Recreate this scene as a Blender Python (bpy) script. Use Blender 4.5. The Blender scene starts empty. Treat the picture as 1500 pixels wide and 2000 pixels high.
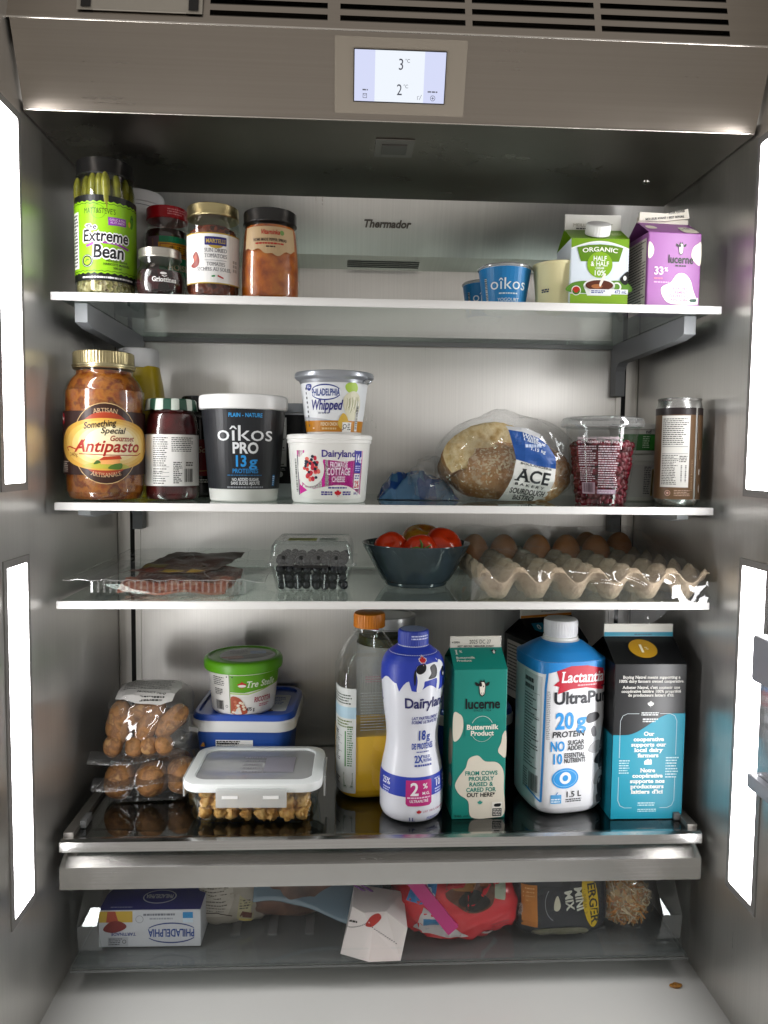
import bpy, bmesh, math, random
from mathutils import Vector, noise, Matrix
from mathutils.bvhtree import BVHTree
PI = math.pi
sc = bpy.context.scene
COL = sc.collection
random.seed(7)

# ------------------------------------------------------------------ camera
cam_d = bpy.data.cameras.new('camera')
cam = bpy.data.objects.new('camera', cam_d)
COL.objects.link(cam)
sc.camera = cam
_yaw, _pit, _rol = .0517, .0703, .0114
_f = Vector((math.sin(_yaw)*math.cos(_pit), math.cos(_yaw)*math.cos(_pit), -math.sin(_pit)))
_r = Vector((math.cos(_yaw), -math.sin(_yaw), 0))
_u = _r.cross(_f)
_r2 = _r*math.cos(_rol) + _u*math.sin(_rol)
_u2 = _u*math.cos(_rol) - _r*math.sin(_rol)
cam.matrix_world = Matrix(((_r2.x, _u2.x, -_f.x, -.0573), (_r2.y, _u2.y, -_f.y, -.9373), (_r2.z, _u2.z, -_f.z, .477), (0, 0, 0, 1)))
cam_d.sensor_fit = 'VERTICAL'
cam_d.sensor_height = 36
cam_d.lens = 36*1497.5/2000
cam_d.clip_start = .01
cam_d.clip_end = 50

# ------------------------------------------------------------------ room light, exposure
w = bpy.data.worlds.new('World')
sc.world = w
w.use_nodes = True
bg = w.node_tree.nodes['Background']
bg.inputs[0].default_value = (1, .95, .89, 1)
bg.inputs[1].default_value = .42
STRIP = 19
sc.view_settings.view_transform = 'Standard'
sc.view_settings.look = 'None'
sc.view_settings.exposure = 0
sc.view_settings.gamma = 1
sc.cycles.use_denoising = True
sc.cycles.max_bounces = 14
sc.cycles.transparent_max_bounces = 40
sc.cycles.diffuse_bounces = 4
sc.cycles.glossy_bounces = 6
sc.cycles.caustics_reflective = False
sc.cycles.caustics_refractive = False
sc.cycles.sample_clamp_indirect = 6

# ------------------------------------------------------------------ materials
MATS = {}
def lin(h):
    if not isinstance(h, str): return h
    h = h.lstrip('#')
    o = []
    for i in (0, 2, 4):
        c = int(h[i:i+2], 16)/255
        o.append(c/12.92 if c <= .04045 else ((c+.055)/1.055)**2.4)
    return tuple(o)
def nt(name):
    m = bpy.data.materials.new(name)
    m.use_nodes = True
    return m, m.node_tree, m.node_tree.nodes['Principled BSDF']
def plain(col, rough=.42, metal=0, spec=.5, coat=0, sss=0, bump=0, bscale=60, key=None):
    k = key or ('p', col, rough, metal, spec, coat, sss, bump, bscale)
    if k in MATS: return MATS[k]
    m, t, b = nt('paint_%d' % len(MATS))
    b.inputs['Base Color'].default_value = (*lin(col), 1)
    b.inputs['Roughness'].default_value = rough
    b.inputs['Metallic'].default_value = metal
    b.inputs['Specular IOR Level'].default_value = spec
    b.inputs['Coat Weight'].default_value = coat
    b.inputs['Coat Roughness'].default_value = .08
    if sss:
        b.inputs['Subsurface Weight'].default_value = sss
        b.inputs['Subsurface Radius'].default_value = (.01, .008, .006)
        b.inputs['Subsurface Scale'].default_value = .5
    if bump:
        n = t.nodes.new('ShaderNodeTexNoise'); n.inputs['Scale'].default_value = bscale; n.inputs['Detail'].default_value = 4
        tc = t.nodes.new('ShaderNodeTexCoord'); t.links.new(tc.outputs['Object'], n.inputs['Vector'])
        bp = t.nodes.new('ShaderNodeBump'); bp.inputs['Strength'].default_value = bump; bp.inputs['Distance'].default_value = .002
        t.links.new(n.outputs[0], bp.inputs['Height']); t.links.new(bp.outputs[0], b.inputs['Normal'])
    MATS[k] = m
    return m
def ink(col): return plain(col, .38, 0, .4)
def steel(key, col, rough, tang, aniso=.7, streak=(400, 400, 4)):
    m, t, b = nt(key)
    b.inputs['Metallic'].default_value = 1
    b.inputs['Anisotropic'].default_value = aniso
    cx = t.nodes.new('ShaderNodeCombineXYZ')
    for i in range(3): cx.inputs[i].default_value = tang[i]
    t.links.new(cx.outputs[0], b.inputs['Tangent'])
    tc = t.nodes.new('ShaderNodeTexCoord')
    mp = t.nodes.new('ShaderNodeMapping'); mp.inputs['Scale'].default_value = streak
    t.links.new(tc.outputs['Object'], mp.inputs['Vector'])
    n = t.nodes.new('ShaderNodeTexNoise'); n.inputs['Scale'].default_value = 1; n.inputs['Detail'].default_value = 3
    t.links.new(mp.outputs[0], n.inputs['Vector'])
    n2 = t.nodes.new('ShaderNodeTexNoise'); n2.inputs['Scale'].default_value = 7; n2.inputs['Detail'].default_value = 7; n2.inputs['Roughness'].default_value = .65
    t.links.new(tc.outputs['Object'], n2.inputs['Vector'])
    ad = t.nodes.new('ShaderNodeMath'); ad.operation = 'MULTIPLY_ADD'; ad.inputs[1].default_value = .5
    t.links.new(n.outputs[0], ad.inputs[0]); t.links.new(n2.outputs[0], ad.inputs[2])
    rp = t.nodes.new('ShaderNodeMapRange'); rp.inputs[1].default_value = .4; rp.inputs[2].default_value = 1.1
    rp.inputs[3].default_value = rough-.10; rp.inputs[4].default_value = rough+.12
    t.links.new(ad.outputs[0], rp.inputs[0]); t.links.new(rp.outputs[0], b.inputs['Roughness'])
    mx = t.nodes.new('ShaderNodeMix'); mx.data_type = 'RGBA'
    c = lin(col)
    mx.inputs[6].default_value = (*[v*.9 for v in c], 1); mx.inputs[7].default_value = (*[min(1, v*1.08) for v in c], 1)
    t.links.new(n.outputs[0], mx.inputs[0]); t.links.new(mx.outputs[2], b.inputs['Base Color'])
    bp = t.nodes.new('ShaderNodeBump'); bp.inputs['Strength'].default_value = .04; bp.inputs['Distance'].default_value = .0006
    t.links.new(n.outputs[0], bp.inputs['Height']); t.links.new(bp.outputs[0], b.inputs['Normal'])
    MATS[key] = m
    return m
def clear(key, tint='ffffff', f0=.045, rough=.02, bump=0, bscale=40, edge=.75, haze=0, hazecol='ffffff', crease=False, bdist=.004):
    """thin clear sheet: transparent with a mirror skin that strengthens at grazing angles"""
    if key in MATS: return MATS[key]
    m = bpy.data.materials.new(key); m.use_nodes = True
    t = m.node_tree; t.nodes.clear()
    out = t.nodes.new('ShaderNodeOutputMaterial')
    tr = t.nodes.new('ShaderNodeBsdfTransparent'); tr.inputs[0].default_value = (*lin(tint), 1)
    gl = t.nodes.new('ShaderNodeBsdfGlossy'); gl.inputs['Roughness'].default_value = rough
    gl.inputs[0].default_value = (1, 1, 1, 1)
    lw = t.nodes.new('ShaderNodeLayerWeight'); lw.inputs['Blend'].default_value = .5
    pw = t.nodes.new('ShaderNodeMath'); pw.operation = 'POWER'; pw.inputs[1].default_value = 4
    t.links.new(lw.outputs['Facing'], pw.inputs[0])
    ma = t.nodes.new('ShaderNodeMath'); ma.operation = 'MULTIPLY_ADD'; ma.inputs[1].default_value = edge; ma.inputs[2].default_value = f0
    t.links.new(pw.outputs[0], ma.inputs[0])
    mix = t.nodes.new('ShaderNodeMixShader')
    t.links.new(ma.outputs[0], mix.inputs[0])
    base = tr
    if haze:
        df = t.nodes.new('ShaderNodeBsdfDiffuse'); df.inputs[0].default_value = (*lin(hazecol), 1)
        m2 = t.nodes.new('ShaderNodeMixShader'); m2.inputs[0].default_value = haze
        t.links.new(tr.outputs[0], m2.inputs[1]); t.links.new(df.outputs[0], m2.inputs[2]); base = m2
    t.links.new(base.outputs[0], mix.inputs[1]); t.links.new(gl.outputs[0], mix.inputs[2])
    t.links.new(mix.outputs[0], out.inputs[0])
    if bump:
        tc = t.nodes.new('ShaderNodeTexCoord')
        n = t.nodes.new('ShaderNodeTexNoise'); n.inputs['Scale'].default_value = bscale; n.inputs['Detail'].default_value = 3
        n.inputs['Distortion'].default_value = 1.2 if crease else 0
        if crease:
            n.noise_type = 'RIDGED_MULTIFRACTAL'
        t.links.new(tc.outputs['Object'], n.inputs['Vector'])
        bp = t.nodes.new('ShaderNodeBump'); bp.inputs['Strength'].default_value = bump; bp.inputs['Distance'].default_value = bdist
        t.links.new(n.outputs[0], bp.inputs['Height'])
        for s in (gl.inputs['Normal'],): t.links.new(bp.outputs[0], s)
    MATS[key] = m
    return m
def food(key, cols, scale=80, rough=.35, bump=.6, vor=False, sss=0, detail=4, bscale=None):
    """mottled food surface"""
    if key in MATS: return MATS[key]
    m, t, b = nt(key)
    tc = t.nodes.new('ShaderNodeTexCoord')
    n = t.nodes.new('ShaderNodeTexVoronoi' if vor else 'ShaderNodeTexNoise')
    n.inputs['Scale'].default_value = scale
    if not vor: n.inputs['Detail'].default_value = detail
    t.links.new(tc.outputs['Object'], n.inputs['Vector'])
    cr = t.nodes.new('ShaderNodeValToRGB')
    e = cr.color_ramp.elements
    lo, hi = (.0, 1.) if vor else (.32, .68)
    for i, c in enumerate(cols):
        p = lo + (hi-lo)*i/max(1, len(cols)-1)
        el = e[i] if i < 2 else e.new(p)
        el.position = p; el.color = (*lin(c), 1)
    if vor:
        sp = t.nodes.new('ShaderNodeSeparateColor'); t.links.new(n.outputs['Color'], sp.inputs[0]); t.links.new(sp.outputs[0], cr.inputs[0])
    else: t.links.new(n.outputs[0], cr.inputs[0])
    t.links.new(cr.outputs[0], b.inputs['Base Color'])
    b.inputs['Roughness'].default_value = rough
    if sss:
        b.inputs['Subsurface Weight'].default_value = sss; b.inputs['Subsurface Radius'].default_value = (.01, .005, .003); b.inputs['Subsurface Scale'].default_value = .6
    if bump:
        bp = t.nodes.new('ShaderNodeBump'); bp.inputs['Strength'].default_value = bump; bp.inputs['Distance'].default_value = .002
        src = n.outputs['Distance'] if vor else n.outputs[0]
        if bscale:
            n3 = t.nodes.new('ShaderNodeTexNoise'); n3.inputs['Scale'].default_value = bscale; n3.inputs['Detail'].default_value = 4
            t.links.new(tc.outputs['Object'], n3.inputs['Vector']); src = n3.outputs[0]
        t.links.new(src, bp.inputs['Height']); t.links.new(bp.outputs[0], b.inputs['Normal'])
    MATS[key] = m
    return m
def emit(key, col, s):
    if key in MATS: return MATS[key]
    m = bpy.data.materials.new(key); m.use_nodes = True
    t = m.node_tree; t.nodes.clear()
    o = t.nodes.new('ShaderNodeOutputMaterial'); e = t.nodes.new('ShaderNodeEmission')
    e.inputs[0].default_value = (*lin(col), 1); e.inputs[1].default_value = s
    t.links.new(e.outputs[0], o.inputs[0]); MATS[key] = m
    return m
STEEL_SIDE = steel('brushed_steel_side', 'd9d7d3', .34, (0, 1, 0), .75, (3, 500, 3))
STEEL_BACK = steel('brushed_steel_back', 'e4e2dd', .34, (1, 0, 0), .8, (500, 3, 3))
STEEL_TOP = steel('brushed_steel_header', 'a2998f', .31, (1, 0, 0), .65, (3, 400, 400))
STEEL_TRIM = steel('brushed_aluminium_trim', 'c9c8c6', .2, (1, 0, 0), .3, (2, 500, 500))
GLASS = clear('shelf_glass', 'dfe8e4', .07, .015, edge=.85)
JAR = clear('jar_glass', 'f6f9f6', .055, .02, edge=.5, bump=.05, bscale=25)
PET = clear('clear_plastic', 'f6f8f8', .05, .05, edge=.4, bump=.12, bscale=30)
FILM = clear('crinkled_film', 'fbfbfb', .06, .05, edge=.16, bump=.9, bscale=26, crease=True, haze=.02, bdist=.01)
FILM2 = clear('loose_film', 'fafafa', .06, .06, edge=.18, bump=.9, bscale=18, crease=True, haze=.03, bdist=.01)
ACRYL = clear('drawer_acrylic', 'fdfefe', .014, .02, edge=.12)
FROST = clear('frosted_plastic', 'e8e8e8', .04, .25, edge=.4, haze=.45, hazecol='f0f0f0')
WHITE = plain('eeeeea', .35)
WHITEM = plain('e9e6de', .45)
BLACK = plain('0d0d0e', .35)
GREYP = plain('a2a5aa', .45)
DARK = plain('151515', .5)

# ------------------------------------------------------------------ mesh helpers
def obj(name, v, f, mats, parent=None, smooth=None, fm=None, loc=None):
    me = bpy.data.meshes.new(name)
    me.from_pydata([tuple(p) for p in v], [], f)
    if not isinstance(mats, (list, tuple)): mats = [mats]
    for m in mats: me.materials.append(m)
    if fm: me.polygons.foreach_set('material_index', fm)
    me.update()
    if smooth is not None:
        me.polygons.foreach_set('use_smooth', [True]*len(me.polygons))
        if smooth < 180: me.set_sharp_from_angle(angle=math.radians(smooth))
    o = bpy.data.objects.new(name, me)
    COL.objects.link(o)
    if parent: o.parent = parent
    if loc: o.location = loc
    return o
def thing(name, label, cat, loc=(0, 0, 0), rz=0, group=None, rot=None):
    o = bpy.data.objects.new(name, None); COL.objects.link(o)
    o.empty_display_size = .02
    o.location = loc; o.rotation_euler = rot or (0, 0, rz)
    o['label'] = label; o['category'] = cat
    if group: o['group'] = group
    return o
def facing(x, y, off=0.):
    return math.atan2(-.0573-x, y+.9373)+off
def tag(o, label, cat, group=None):
    o['label'] = label; o['category'] = cat
    if group: o['group'] = group
    return o
class MB:
    def __init__(s): s.v = []; s.f = []; s.m = []
    def add(s, v, f, mi=0):
        n = len(s.v); s.v += [tuple(p) for p in v]; s.f += [tuple(i+n for i in q) for q in f]; s.m += [mi]*len(f)
        return s
    def box(s, x0, x1, y0, y1, z0, z1, mi=0, bev=0):
        if bev:
            bm = bmesh.new(); bmesh.ops.create_cube(bm, size=1)
            for q in bm.verts: q.co = Vector(((x0+x1)/2+q.co.x*(x1-x0), (y0+y1)/2+q.co.y*(y1-y0), (z0+z1)/2+q.co.z*(z1-z0)))
            bmesh.ops.bevel(bm, geom=bm.edges[:], offset=bev, segments=2, affect='EDGES', profile=.6)
            bm.verts.index_update()
            s.add([q.co[:] for q in bm.verts], [[q.index for q in p.verts] for p in bm.faces], mi); bm.free()
            return s
        v = [(x, y, z) for z in (z0, z1) for y in (y0, y1) for x in (x0, x1)]
        return s.add(v, [(0, 2, 3, 1), (4, 5, 7, 6), (0, 1, 5, 4), (2, 6, 7, 3), (0, 4, 6, 2), (1, 3, 7, 5)], mi)
    def prism(s, pts, axis, a0, a1, mi=0):
        """extrude a closed 2d outline; axis x: pts=(y,z), y: pts=(x,z), z: pts=(x,y)"""
        n = len(pts)
        def P(p, a): return {'x': (a, p[0], p[1]), 'y': (p[0], a, p[1]), 'z': (p[0], p[1], a)}[axis]
        v = [P(p, a0) for p in pts]+[P(p, a1) for p in pts]
        f = [tuple(range(n)), tuple(range(2*n-1, n-1, -1))]+[(i, i+n, (i+1) % n+n, (i+1) % n) for i in range(n)]
        return s.add(v, f, mi)
    def tube(s, pts, r, seg=8, mi=0, cap=True):
        pts = [Vector(p) for p in pts]; rs = r if isinstance(r, (list, tuple)) else [r]*len(pts)
        v = []; f = []
        for i, p in enumerate(pts):
            d = (pts[min(i+1, len(pts)-1)]-pts[max(i-1, 0)]).normalized()
            a = d.orthogonal().normalized() if i == 0 else (a-d*a.dot(d)).normalized()
            b = d.cross(a)
            for k in range(seg):
                t = 2*PI*k/seg; v.append(p+(a*math.cos(t)+b*math.sin(t))*rs[i])
        for i in range(len(pts)-1):
            for k in range(seg): f.append((i*seg+k, i*seg+(k+1) % seg, (i+1)*seg+(k+1) % seg, (i+1)*seg+k))
        if cap: f += [tuple(range(seg-1, -1, -1)), tuple(range((len(pts)-1)*seg, len(pts)*seg))]
        return s.add(v, f, mi)
    def build(s, name, mats, parent=None, smooth=None, loc=None):
        return obj(name, s.v, s.f, mats, parent, smooth, s.m if isinstance(mats, (list, tuple)) and len(mats) > 1 else None, loc)
def sq(t, n):
    if n <= 2.001: return 1.
    return (abs(math.cos(t))**n+abs(math.sin(t))**n)**(-1/n)
def rings(prof, seg=56, ay=1., n=2, cap0=True, cap1=True):
    """profile of (r, z[, squareness]) turned round z"""
    v = []; f = []
    for p in prof:
        e = p[2] if len(p) > 2 else n
        for k in range(seg):
            t = 2*PI*k/seg; r = p[0]*sq(t, e)
            v.append((r*math.cos(t), r*math.sin(t)*ay, p[1]))
    for i in range(len(prof)-1):
        for k in range(seg): f.append((i*seg+k, i*seg+(k+1) % seg, (i+1)*seg+(k+1) % seg, (i+1)*seg+k))
    if cap0: f.append(tuple(range(seg-1, -1, -1)))
    if cap1: f.append(tuple(range((len(prof)-1)*seg, len(prof)*seg)))
    return v, f
def lathe(name, prof, mat, parent=None, seg=56, ay=1., n=2, smooth=40, cap0=True, cap1=True, loc=None):
    v, f = rings(prof, seg, ay, n, cap0, cap1)
    return obj(name, v, f, mat, parent, smooth, loc=loc)
def curve(pts, k=6):
    """smooth a coarse profile (catmull-rom)"""
    o = []; n = len(pts)
    for i in range(n-1):
        p = [pts[max(i-1, 0)], pts[i], pts[i+1], pts[min(i+2, n-1)]]
        for j in range(k):
            t = j/k
            o.append(tuple(.5*(2*b+(c-a)*t+(2*a-5*b+4*c-d)*t*t+(-a+3*b-3*c+d)*t**3) for a, b, c, d in zip(*p)))
    o.append(tuple(pts[-1]))
    return o
def blob(rx, ry, rz, n=2.6, seg=40, ringn=24, amp=0., freq=20., seed=0., flat=None, sharp=1.):
    """superellipsoid with noise; centre at origin"""
    v = []; f = []
    for i in range(ringn+1):
        ph = -PI/2+PI*i/ringn
        for k in range(seg):
            t = 2*PI*k/seg
            d = Vector((math.cos(ph)*math.cos(t), math.cos(ph)*math.sin(t), math.sin(ph)))
            s = (abs(d.x)**n+abs(d.y)**n+abs(d.z)**n)**(-1/n)
            p = Vector((d.x*s*rx, d.y*s*ry, d.z*s*rz))
            if amp:
                q = p*freq+Vector((seed, seed*1.7, -seed))
                h = noise.noise(q)+.5*noise.noise(q*2.1)
                if sharp > 1: h = 1-2*abs(h)
                p += d*h*amp
            if flat is not None and p.z < flat: p.z = flat
            v.append(p)
    for i in range(ringn):
        for k in range(seg): f.append((i*seg+k, i*seg+(k+1) % seg, (i+1)*seg+(k+1) % seg, (i+1)*seg+k))
    return v, f
def place(v, loc, rot=(0, 0, 0), s=1.):
    from mathutils import Euler
    m = Matrix.Translation(loc) @ Euler(rot).to_matrix().to_4x4() @ Matrix.Scale(s, 4)
    return [m @ Vector(p) for p in v]

# ------------------------------------------------------------------ lettering
CH = "ABCDEFGHIJKLMNOPQRSTUVWXYZabcdefghijklmnopqrstuvwxyz0123456789.,:;'&%/-+*()°éÉîÎôèçû"
GL = {}; ADV = {}
def make_glyphs():
    tmp = []
    def mk(body, off, key):
        cu = bpy.data.curves.new('g', 'FONT'); cu.body = body; cu.size = 1; cu.resolution_u = 3
        cu.dimensions = '2D'; cu.fill_mode = 'FRONT'; cu.offset = off
        o = bpy.data.objects.new('g', cu); COL.objects.link(o); tmp.append((o, cu, key))
    for c in CH:
        mk(c, 0, (c, 'n')); mk(c, .022, (c, 'b')); mk(c, .031, (c, 'h')); mk(c+'|', 0, ('adv', c))
    mk('|', 0, ('adv', '')); mk(' |', 0, ('adv', ' ')); mk('| |', 0, ('adv', '  '))
    dg = bpy.context.evaluated_depsgraph_get()
    raw = {}
    for o, cu, key in tmp:
        e = o.evaluated_get(dg); me = e.to_mesh()
        v = [(p.co.x, p.co.y) for p in me.vertices]; f = [tuple(p.vertices) for p in me.polygons]
        e.to_mesh_clear()
        if key[0] == 'adv': raw[key[1]] = max(p[0] for p in v) if v else 0
        else: GL[key] = (v, f)
    for c in CH: ADV[c] = raw[c]-raw['']
    ADV[' '] = .32
    for o, cu, key in tmp:
        bpy.data.objects.remove(o); bpy.data.curves.remove(cu)
make_glyphs()
CAP = max(p[1] for p in GL[('H', 'n')][0])
XH = max(p[1] for p in GL[('x', 'n')][0])
def serif_rects(c, wt):
    v, f = GL[(c, wt)]
    off = {'n': 0, 'b': .022, 'h': .031}[wt]
    out = []
    xs0 = {}
    for a in range(len(v)): xs0.setdefault(round(v[a][1], 2), []).append(v[a][0])
    for y, xs in xs0.items():
        hit = None
        for lv, sg in ((-off, 1), (CAP+off, -1), (XH+off, -1)):
            if abs(y-lv) < .025: hit = sg
        if hit is None: continue
        if c in 'oOcCeGSQsa09638&%t.,g': continue
        xs = sorted(set(round(x, 3) for x in xs))
        i = 0
        while i < len(xs)-1:
            if .06 < xs[i+1]-xs[i] < .24:
                a, b = xs[i]-.07, xs[i+1]+.07
                y0, y1 = (y, y+.07*hit) if hit > 0 else (y-.07, y)
                out.append((a, b, y0, y1)); i += 2
            else: i += 1
    return out
class Lab:
    """flat print: coloured shapes and lettering in millimetres, later laid on a surface"""
    def __init__(s): s.p = []; s.cols = []
    def _c(s, col):
        if col not in s.cols: s.cols.append(col)
        return s.cols.index(col)
    def add(s, v, f, col, L, big): s.p.append((v, f, s._c(col), L, big)); return s
    def poly(s, pts, col, L=1): return s.add(list(pts), [tuple(range(len(pts)))], col, L, True)
    def rect(s, x0, y0, x1, y1, col, L=1, r=0):
        if not r: return s.poly([(x0, y0), (x1, y0), (x1, y1), (x0, y1)], col, L)
        pts = []
        for cx, cy, a in ((x1-r, y0+r, -90), (x1-r, y1-r, 0), (x0+r, y1-r, 90), (x0+r, y0+r, 180)):
            for k in range(6):
                t = math.radians(a+18*k); pts.append((cx+r*math.cos(t), cy+r*math.sin(t)))
        return s.poly(pts, col, L)
    def ell(s, cx, cy, rx, ry=None, col='ffffff', L=1, n=32):
        ry = ry or rx
        return s.poly([(cx+rx*math.cos(2*PI*k/n), cy+ry*math.sin(2*PI*k/n)) for k in range(n)], col, L)
    def arcband(s, cx, cy, rx, ry, wd, col, L=1, a0=0, a1=360, n=40, ry2=None):
        v = []; f = []
        for k in range(n+1):
            t = math.radians(a0+(a1-a0)*k/n)
            v += [(cx+rx*math.cos(t), cy+ry*math.sin(t)), (cx+(rx-wd)*math.cos(t), cy+(ry-(wd if ry2 is None else ry2))*math.sin(t))]
        for k in range(n): f.append((2*k, 2*k+2, 2*k+3, 2*k+1))
        return s.add(v, f, col, L, False)
    def line(s, pts, wd, col, L=2):
        v = []; f = []
        for i, p in enumerate(pts):
            a = pts[max(i-1, 0)]; b = pts[min(i+1, len(pts)-1)]
            dx, dy = b[0]-a[0], b[1]-a[1]; l = math.hypot(dx, dy) or 1
            nx, ny = -dy/l*wd/2, dx/l*wd/2
            v += [(p[0]-nx, p[1]-ny), (p[0]+nx, p[1]+ny)]
        for i in range(len(pts)-1): f.append((2*i, 2*i+2, 2*i+3, 2*i+1))
        return s.add(v, f, col, L, True)
    def smooth(s, pts, col, L=1, k=5):
        """closed smooth blob through points"""
        n = len(pts); o = []
        for i in range(n):
            p = [pts[(i-1) % n], pts[i], pts[(i+1) % n], pts[(i+2) % n]]
            for j in range(k):
                t = j/k
                o.append(tuple(.5*(2*b+(c-a)*t+(2*a-5*b+4*c-d)*t*t+(-a+3*b-3*c+d)*t**3) for a, b, c, d in zip(*p)))
        return s.poly(o, col, L)
    def width(s, tx, h, sx=1, sp=0): return sum((ADV.get(c, .6)+sp)*h/CAP*sx for c in tx)
    def text(s, tx, x, y, h, col, L=3, al='c', w='b', sx=1., sh=0., rot=0., sp=0., serif=False, fit=None, arc=None, out=None, flip=False):
        """h = cap height, (x, y) = baseline anchor"""
        if out:
            s.text(tx, x, y, h, out[0], L, al, 'h', sx, sh, rot, sp, serif, fit, arc)
            if out[1] > 1:
                for dx, dy in ((.5, 0), (-.5, 0), (0, .5), (0, -.5)): s.text(tx, x+dx*out[1], y+dy*out[1], h, out[0], L+dx*.02+dy*.03, al, 'h', sx, sh, rot, sp, serif, fit, arc)
            L += 1
        k = h/CAP
        W = s.width(tx, h, sx, sp)
        if fit: sx *= fit/W; W = fit
        cx = {'c': -W/2, 'l': 0, 'r': -W}[al]
        ca, sa = math.cos(rot), math.sin(rot)
        V = []; F = []
        for c in tx:
            a = (ADV.get(c, .6)+sp)*k*sx
            g = GL.get((c, w))
            if g and c != ' ':
                vs = [(p[0], p[1]) for p in g[0]]; fs = list(g[1])
                if serif:
                    for (x0, x1, y0, y1) in serif_rects(c, w):
                        m = len(vs); vs += [(x0, y0), (x1, y0), (x1, y1), (x0, y1)]; fs.append((m, m+1, m+2, m+3))
                n = len(V)
                for p in vs:
                    px, py = cx+(p[0]+sh*p[1])*k*sx, p[1]*k
                    if arc:
                        th = px/arc; rr = arc+py
                        px, py = rr*math.sin(th), rr*math.cos(th)-arc
                    V.append((x+px*ca-py*sa, y+px*sa+py*ca))
                F += [tuple(i+n for i in q) for q in fs]
            cx += a
        return s.add(V, F, col, L, h > 4.5)
    def greek(s, x0, y0, x1, y1, n, col, L=3, fill=.5, ragged=.25, seed=1):
        """print too small to read: rows of word-length strokes"""
        rd = random.Random(seed); dy = (y1-y0)/n; v = []; f = []
        for i in range(n):
            y = y1-dy*(i+1)+dy*(1-fill)/2; x = x0; xe = x1-(x1-x0)*ragged*rd.random()
            while x < xe-.4:
                wd = min(rd.uniform(1., 4.5), xe-x); m = len(v)
                v += [(x, y), (x+wd, y), (x+wd, y+dy*fill), (x, y+dy*fill)]; f.append((m, m+1, m+2, m+3)); x += wd+.7
        return s.add(v, f, col, L, False)
    def barcode(s, x0, y0, x1, y1, col='111111', L=3, seed=3, horiz=False):
        rd = random.Random(seed); a, e = (y0, y1) if horiz else (x0, x1); v = []; f = []
        while a < e-.3:
            wd = min(rd.choice((.35, .35, .7, 1.)), e-a); m = len(v)
            v += [(x0, a), (x1, a), (x1, a+wd), (x0, a+wd)] if horiz else [(a, y0), (a+wd, y0), (a+wd, y1), (a, y1)]
            f.append((m, m+1, m+2, m+3)); a += wd+rd.choice((.35, .5, .8))
        return s.add(v, f, col, L, False)
    def nutrition(s, x0, y0, x1, y1, fg='151515', bgc='f2f2ee', L=2, seed=5, n=16):
        s.rect(x0, y0, x1, y1, bgc, L)
        h = y1-y0
        s.greek(x0+1, y0+h*.84, x1-(x1-x0)*.3, y1-1, 2, fg, L+1, .62, .1, seed)
        for q in (.83, .58, .33): s.rect(x0+1, y0+h*q-.2, x1-1, y0+h*q+.2, fg, L+1)
        s.greek(x0+1, y0+1, x1-1, y0+h*.81, n, fg, L+1, .45, .5, seed+1)
        return s
    def leaf(s, cx, cy, r, col, L=3):
        q = [(0, 1), (.18, .62), (.42, .72), (.34, .3), (.62, .52), (.7, .36), (1, .3), (.86, 0), (.95, -.12), (.5, -.42), (.56, -.6), (.06, -.52), (.06, -1)]
        pts = [(cx+x*r, cy+y*r) for x, y in q]+[(cx-x*r, cy+y*r) for x, y in reversed(q[1:])]
        return s.poly(pts[::-1], col, L)
    def build(s, name, parent, fn, du=None, dv=None, rough=None, lift=.00025):
        V = []; F = []; M_ = []
        for v, f, c, L, big in s.p:
            if big and (du or dv):
                bm = bmesh.new()
                bv = [bm.verts.new((p[0], p[1], 0)) for p in v]
                for q in f:
                    try: bm.faces.new([bv[i] for i in q])
                    except ValueError: pass
                for ax, st in ((0, du), (1, dv)):
                    if not st: continue
                    lo = min(p[ax] for p in v); hi = max(p[ax] for p in v)
                    a = math.ceil(lo/st)*st+1e-4
                    while a < hi:
                        co = [0, 0, 0]; no = [0, 0, 0]; co[ax] = a; no[ax] = 1
                        bmesh.ops.bisect_plane(bm, geom=bm.verts[:]+bm.edges[:]+bm.faces[:], plane_co=co, plane_no=no, dist=1e-5)
                        a += st
                bm.verts.index_update()
                v = [(p.co.x, p.co.y) for p in bm.verts]; f = [tuple(p.index for p in q.verts) for q in bm.faces]; bm.free()
            n = len(V)
            for p in v: V.append(fn(p[0]/1000, p[1]/1000, lift+L*.00013))
            for q in f:
                F.append(tuple(i+n for i in q)); M_.append(c)
        # keep every face turned outwards
        return obj(name, V, F, [ink(c) for c in s.cols], parent, None, M_ if len(s.cols) > 1 else None)
def on_front(y, x0=0., z0=0.): return lambda u, v, o: (x0+u, y-o, z0+v)
def on_left(x, y0=0., z0=0.): return lambda u, v, o: (x-o, y0-u, z0+v)
def on_top(z, x0=0., y0=0.): return lambda u, v, o: (x0+u, y0+v, z+o)
def on_plane(org, ux, vy):
    org, ux, vy = Vector(org), Vector(ux).normalized(), Vector(vy).normalized(); nn = ux.cross(vy)
    return lambda u, v, o: org+ux*u+vy*v+nn*o
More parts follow.
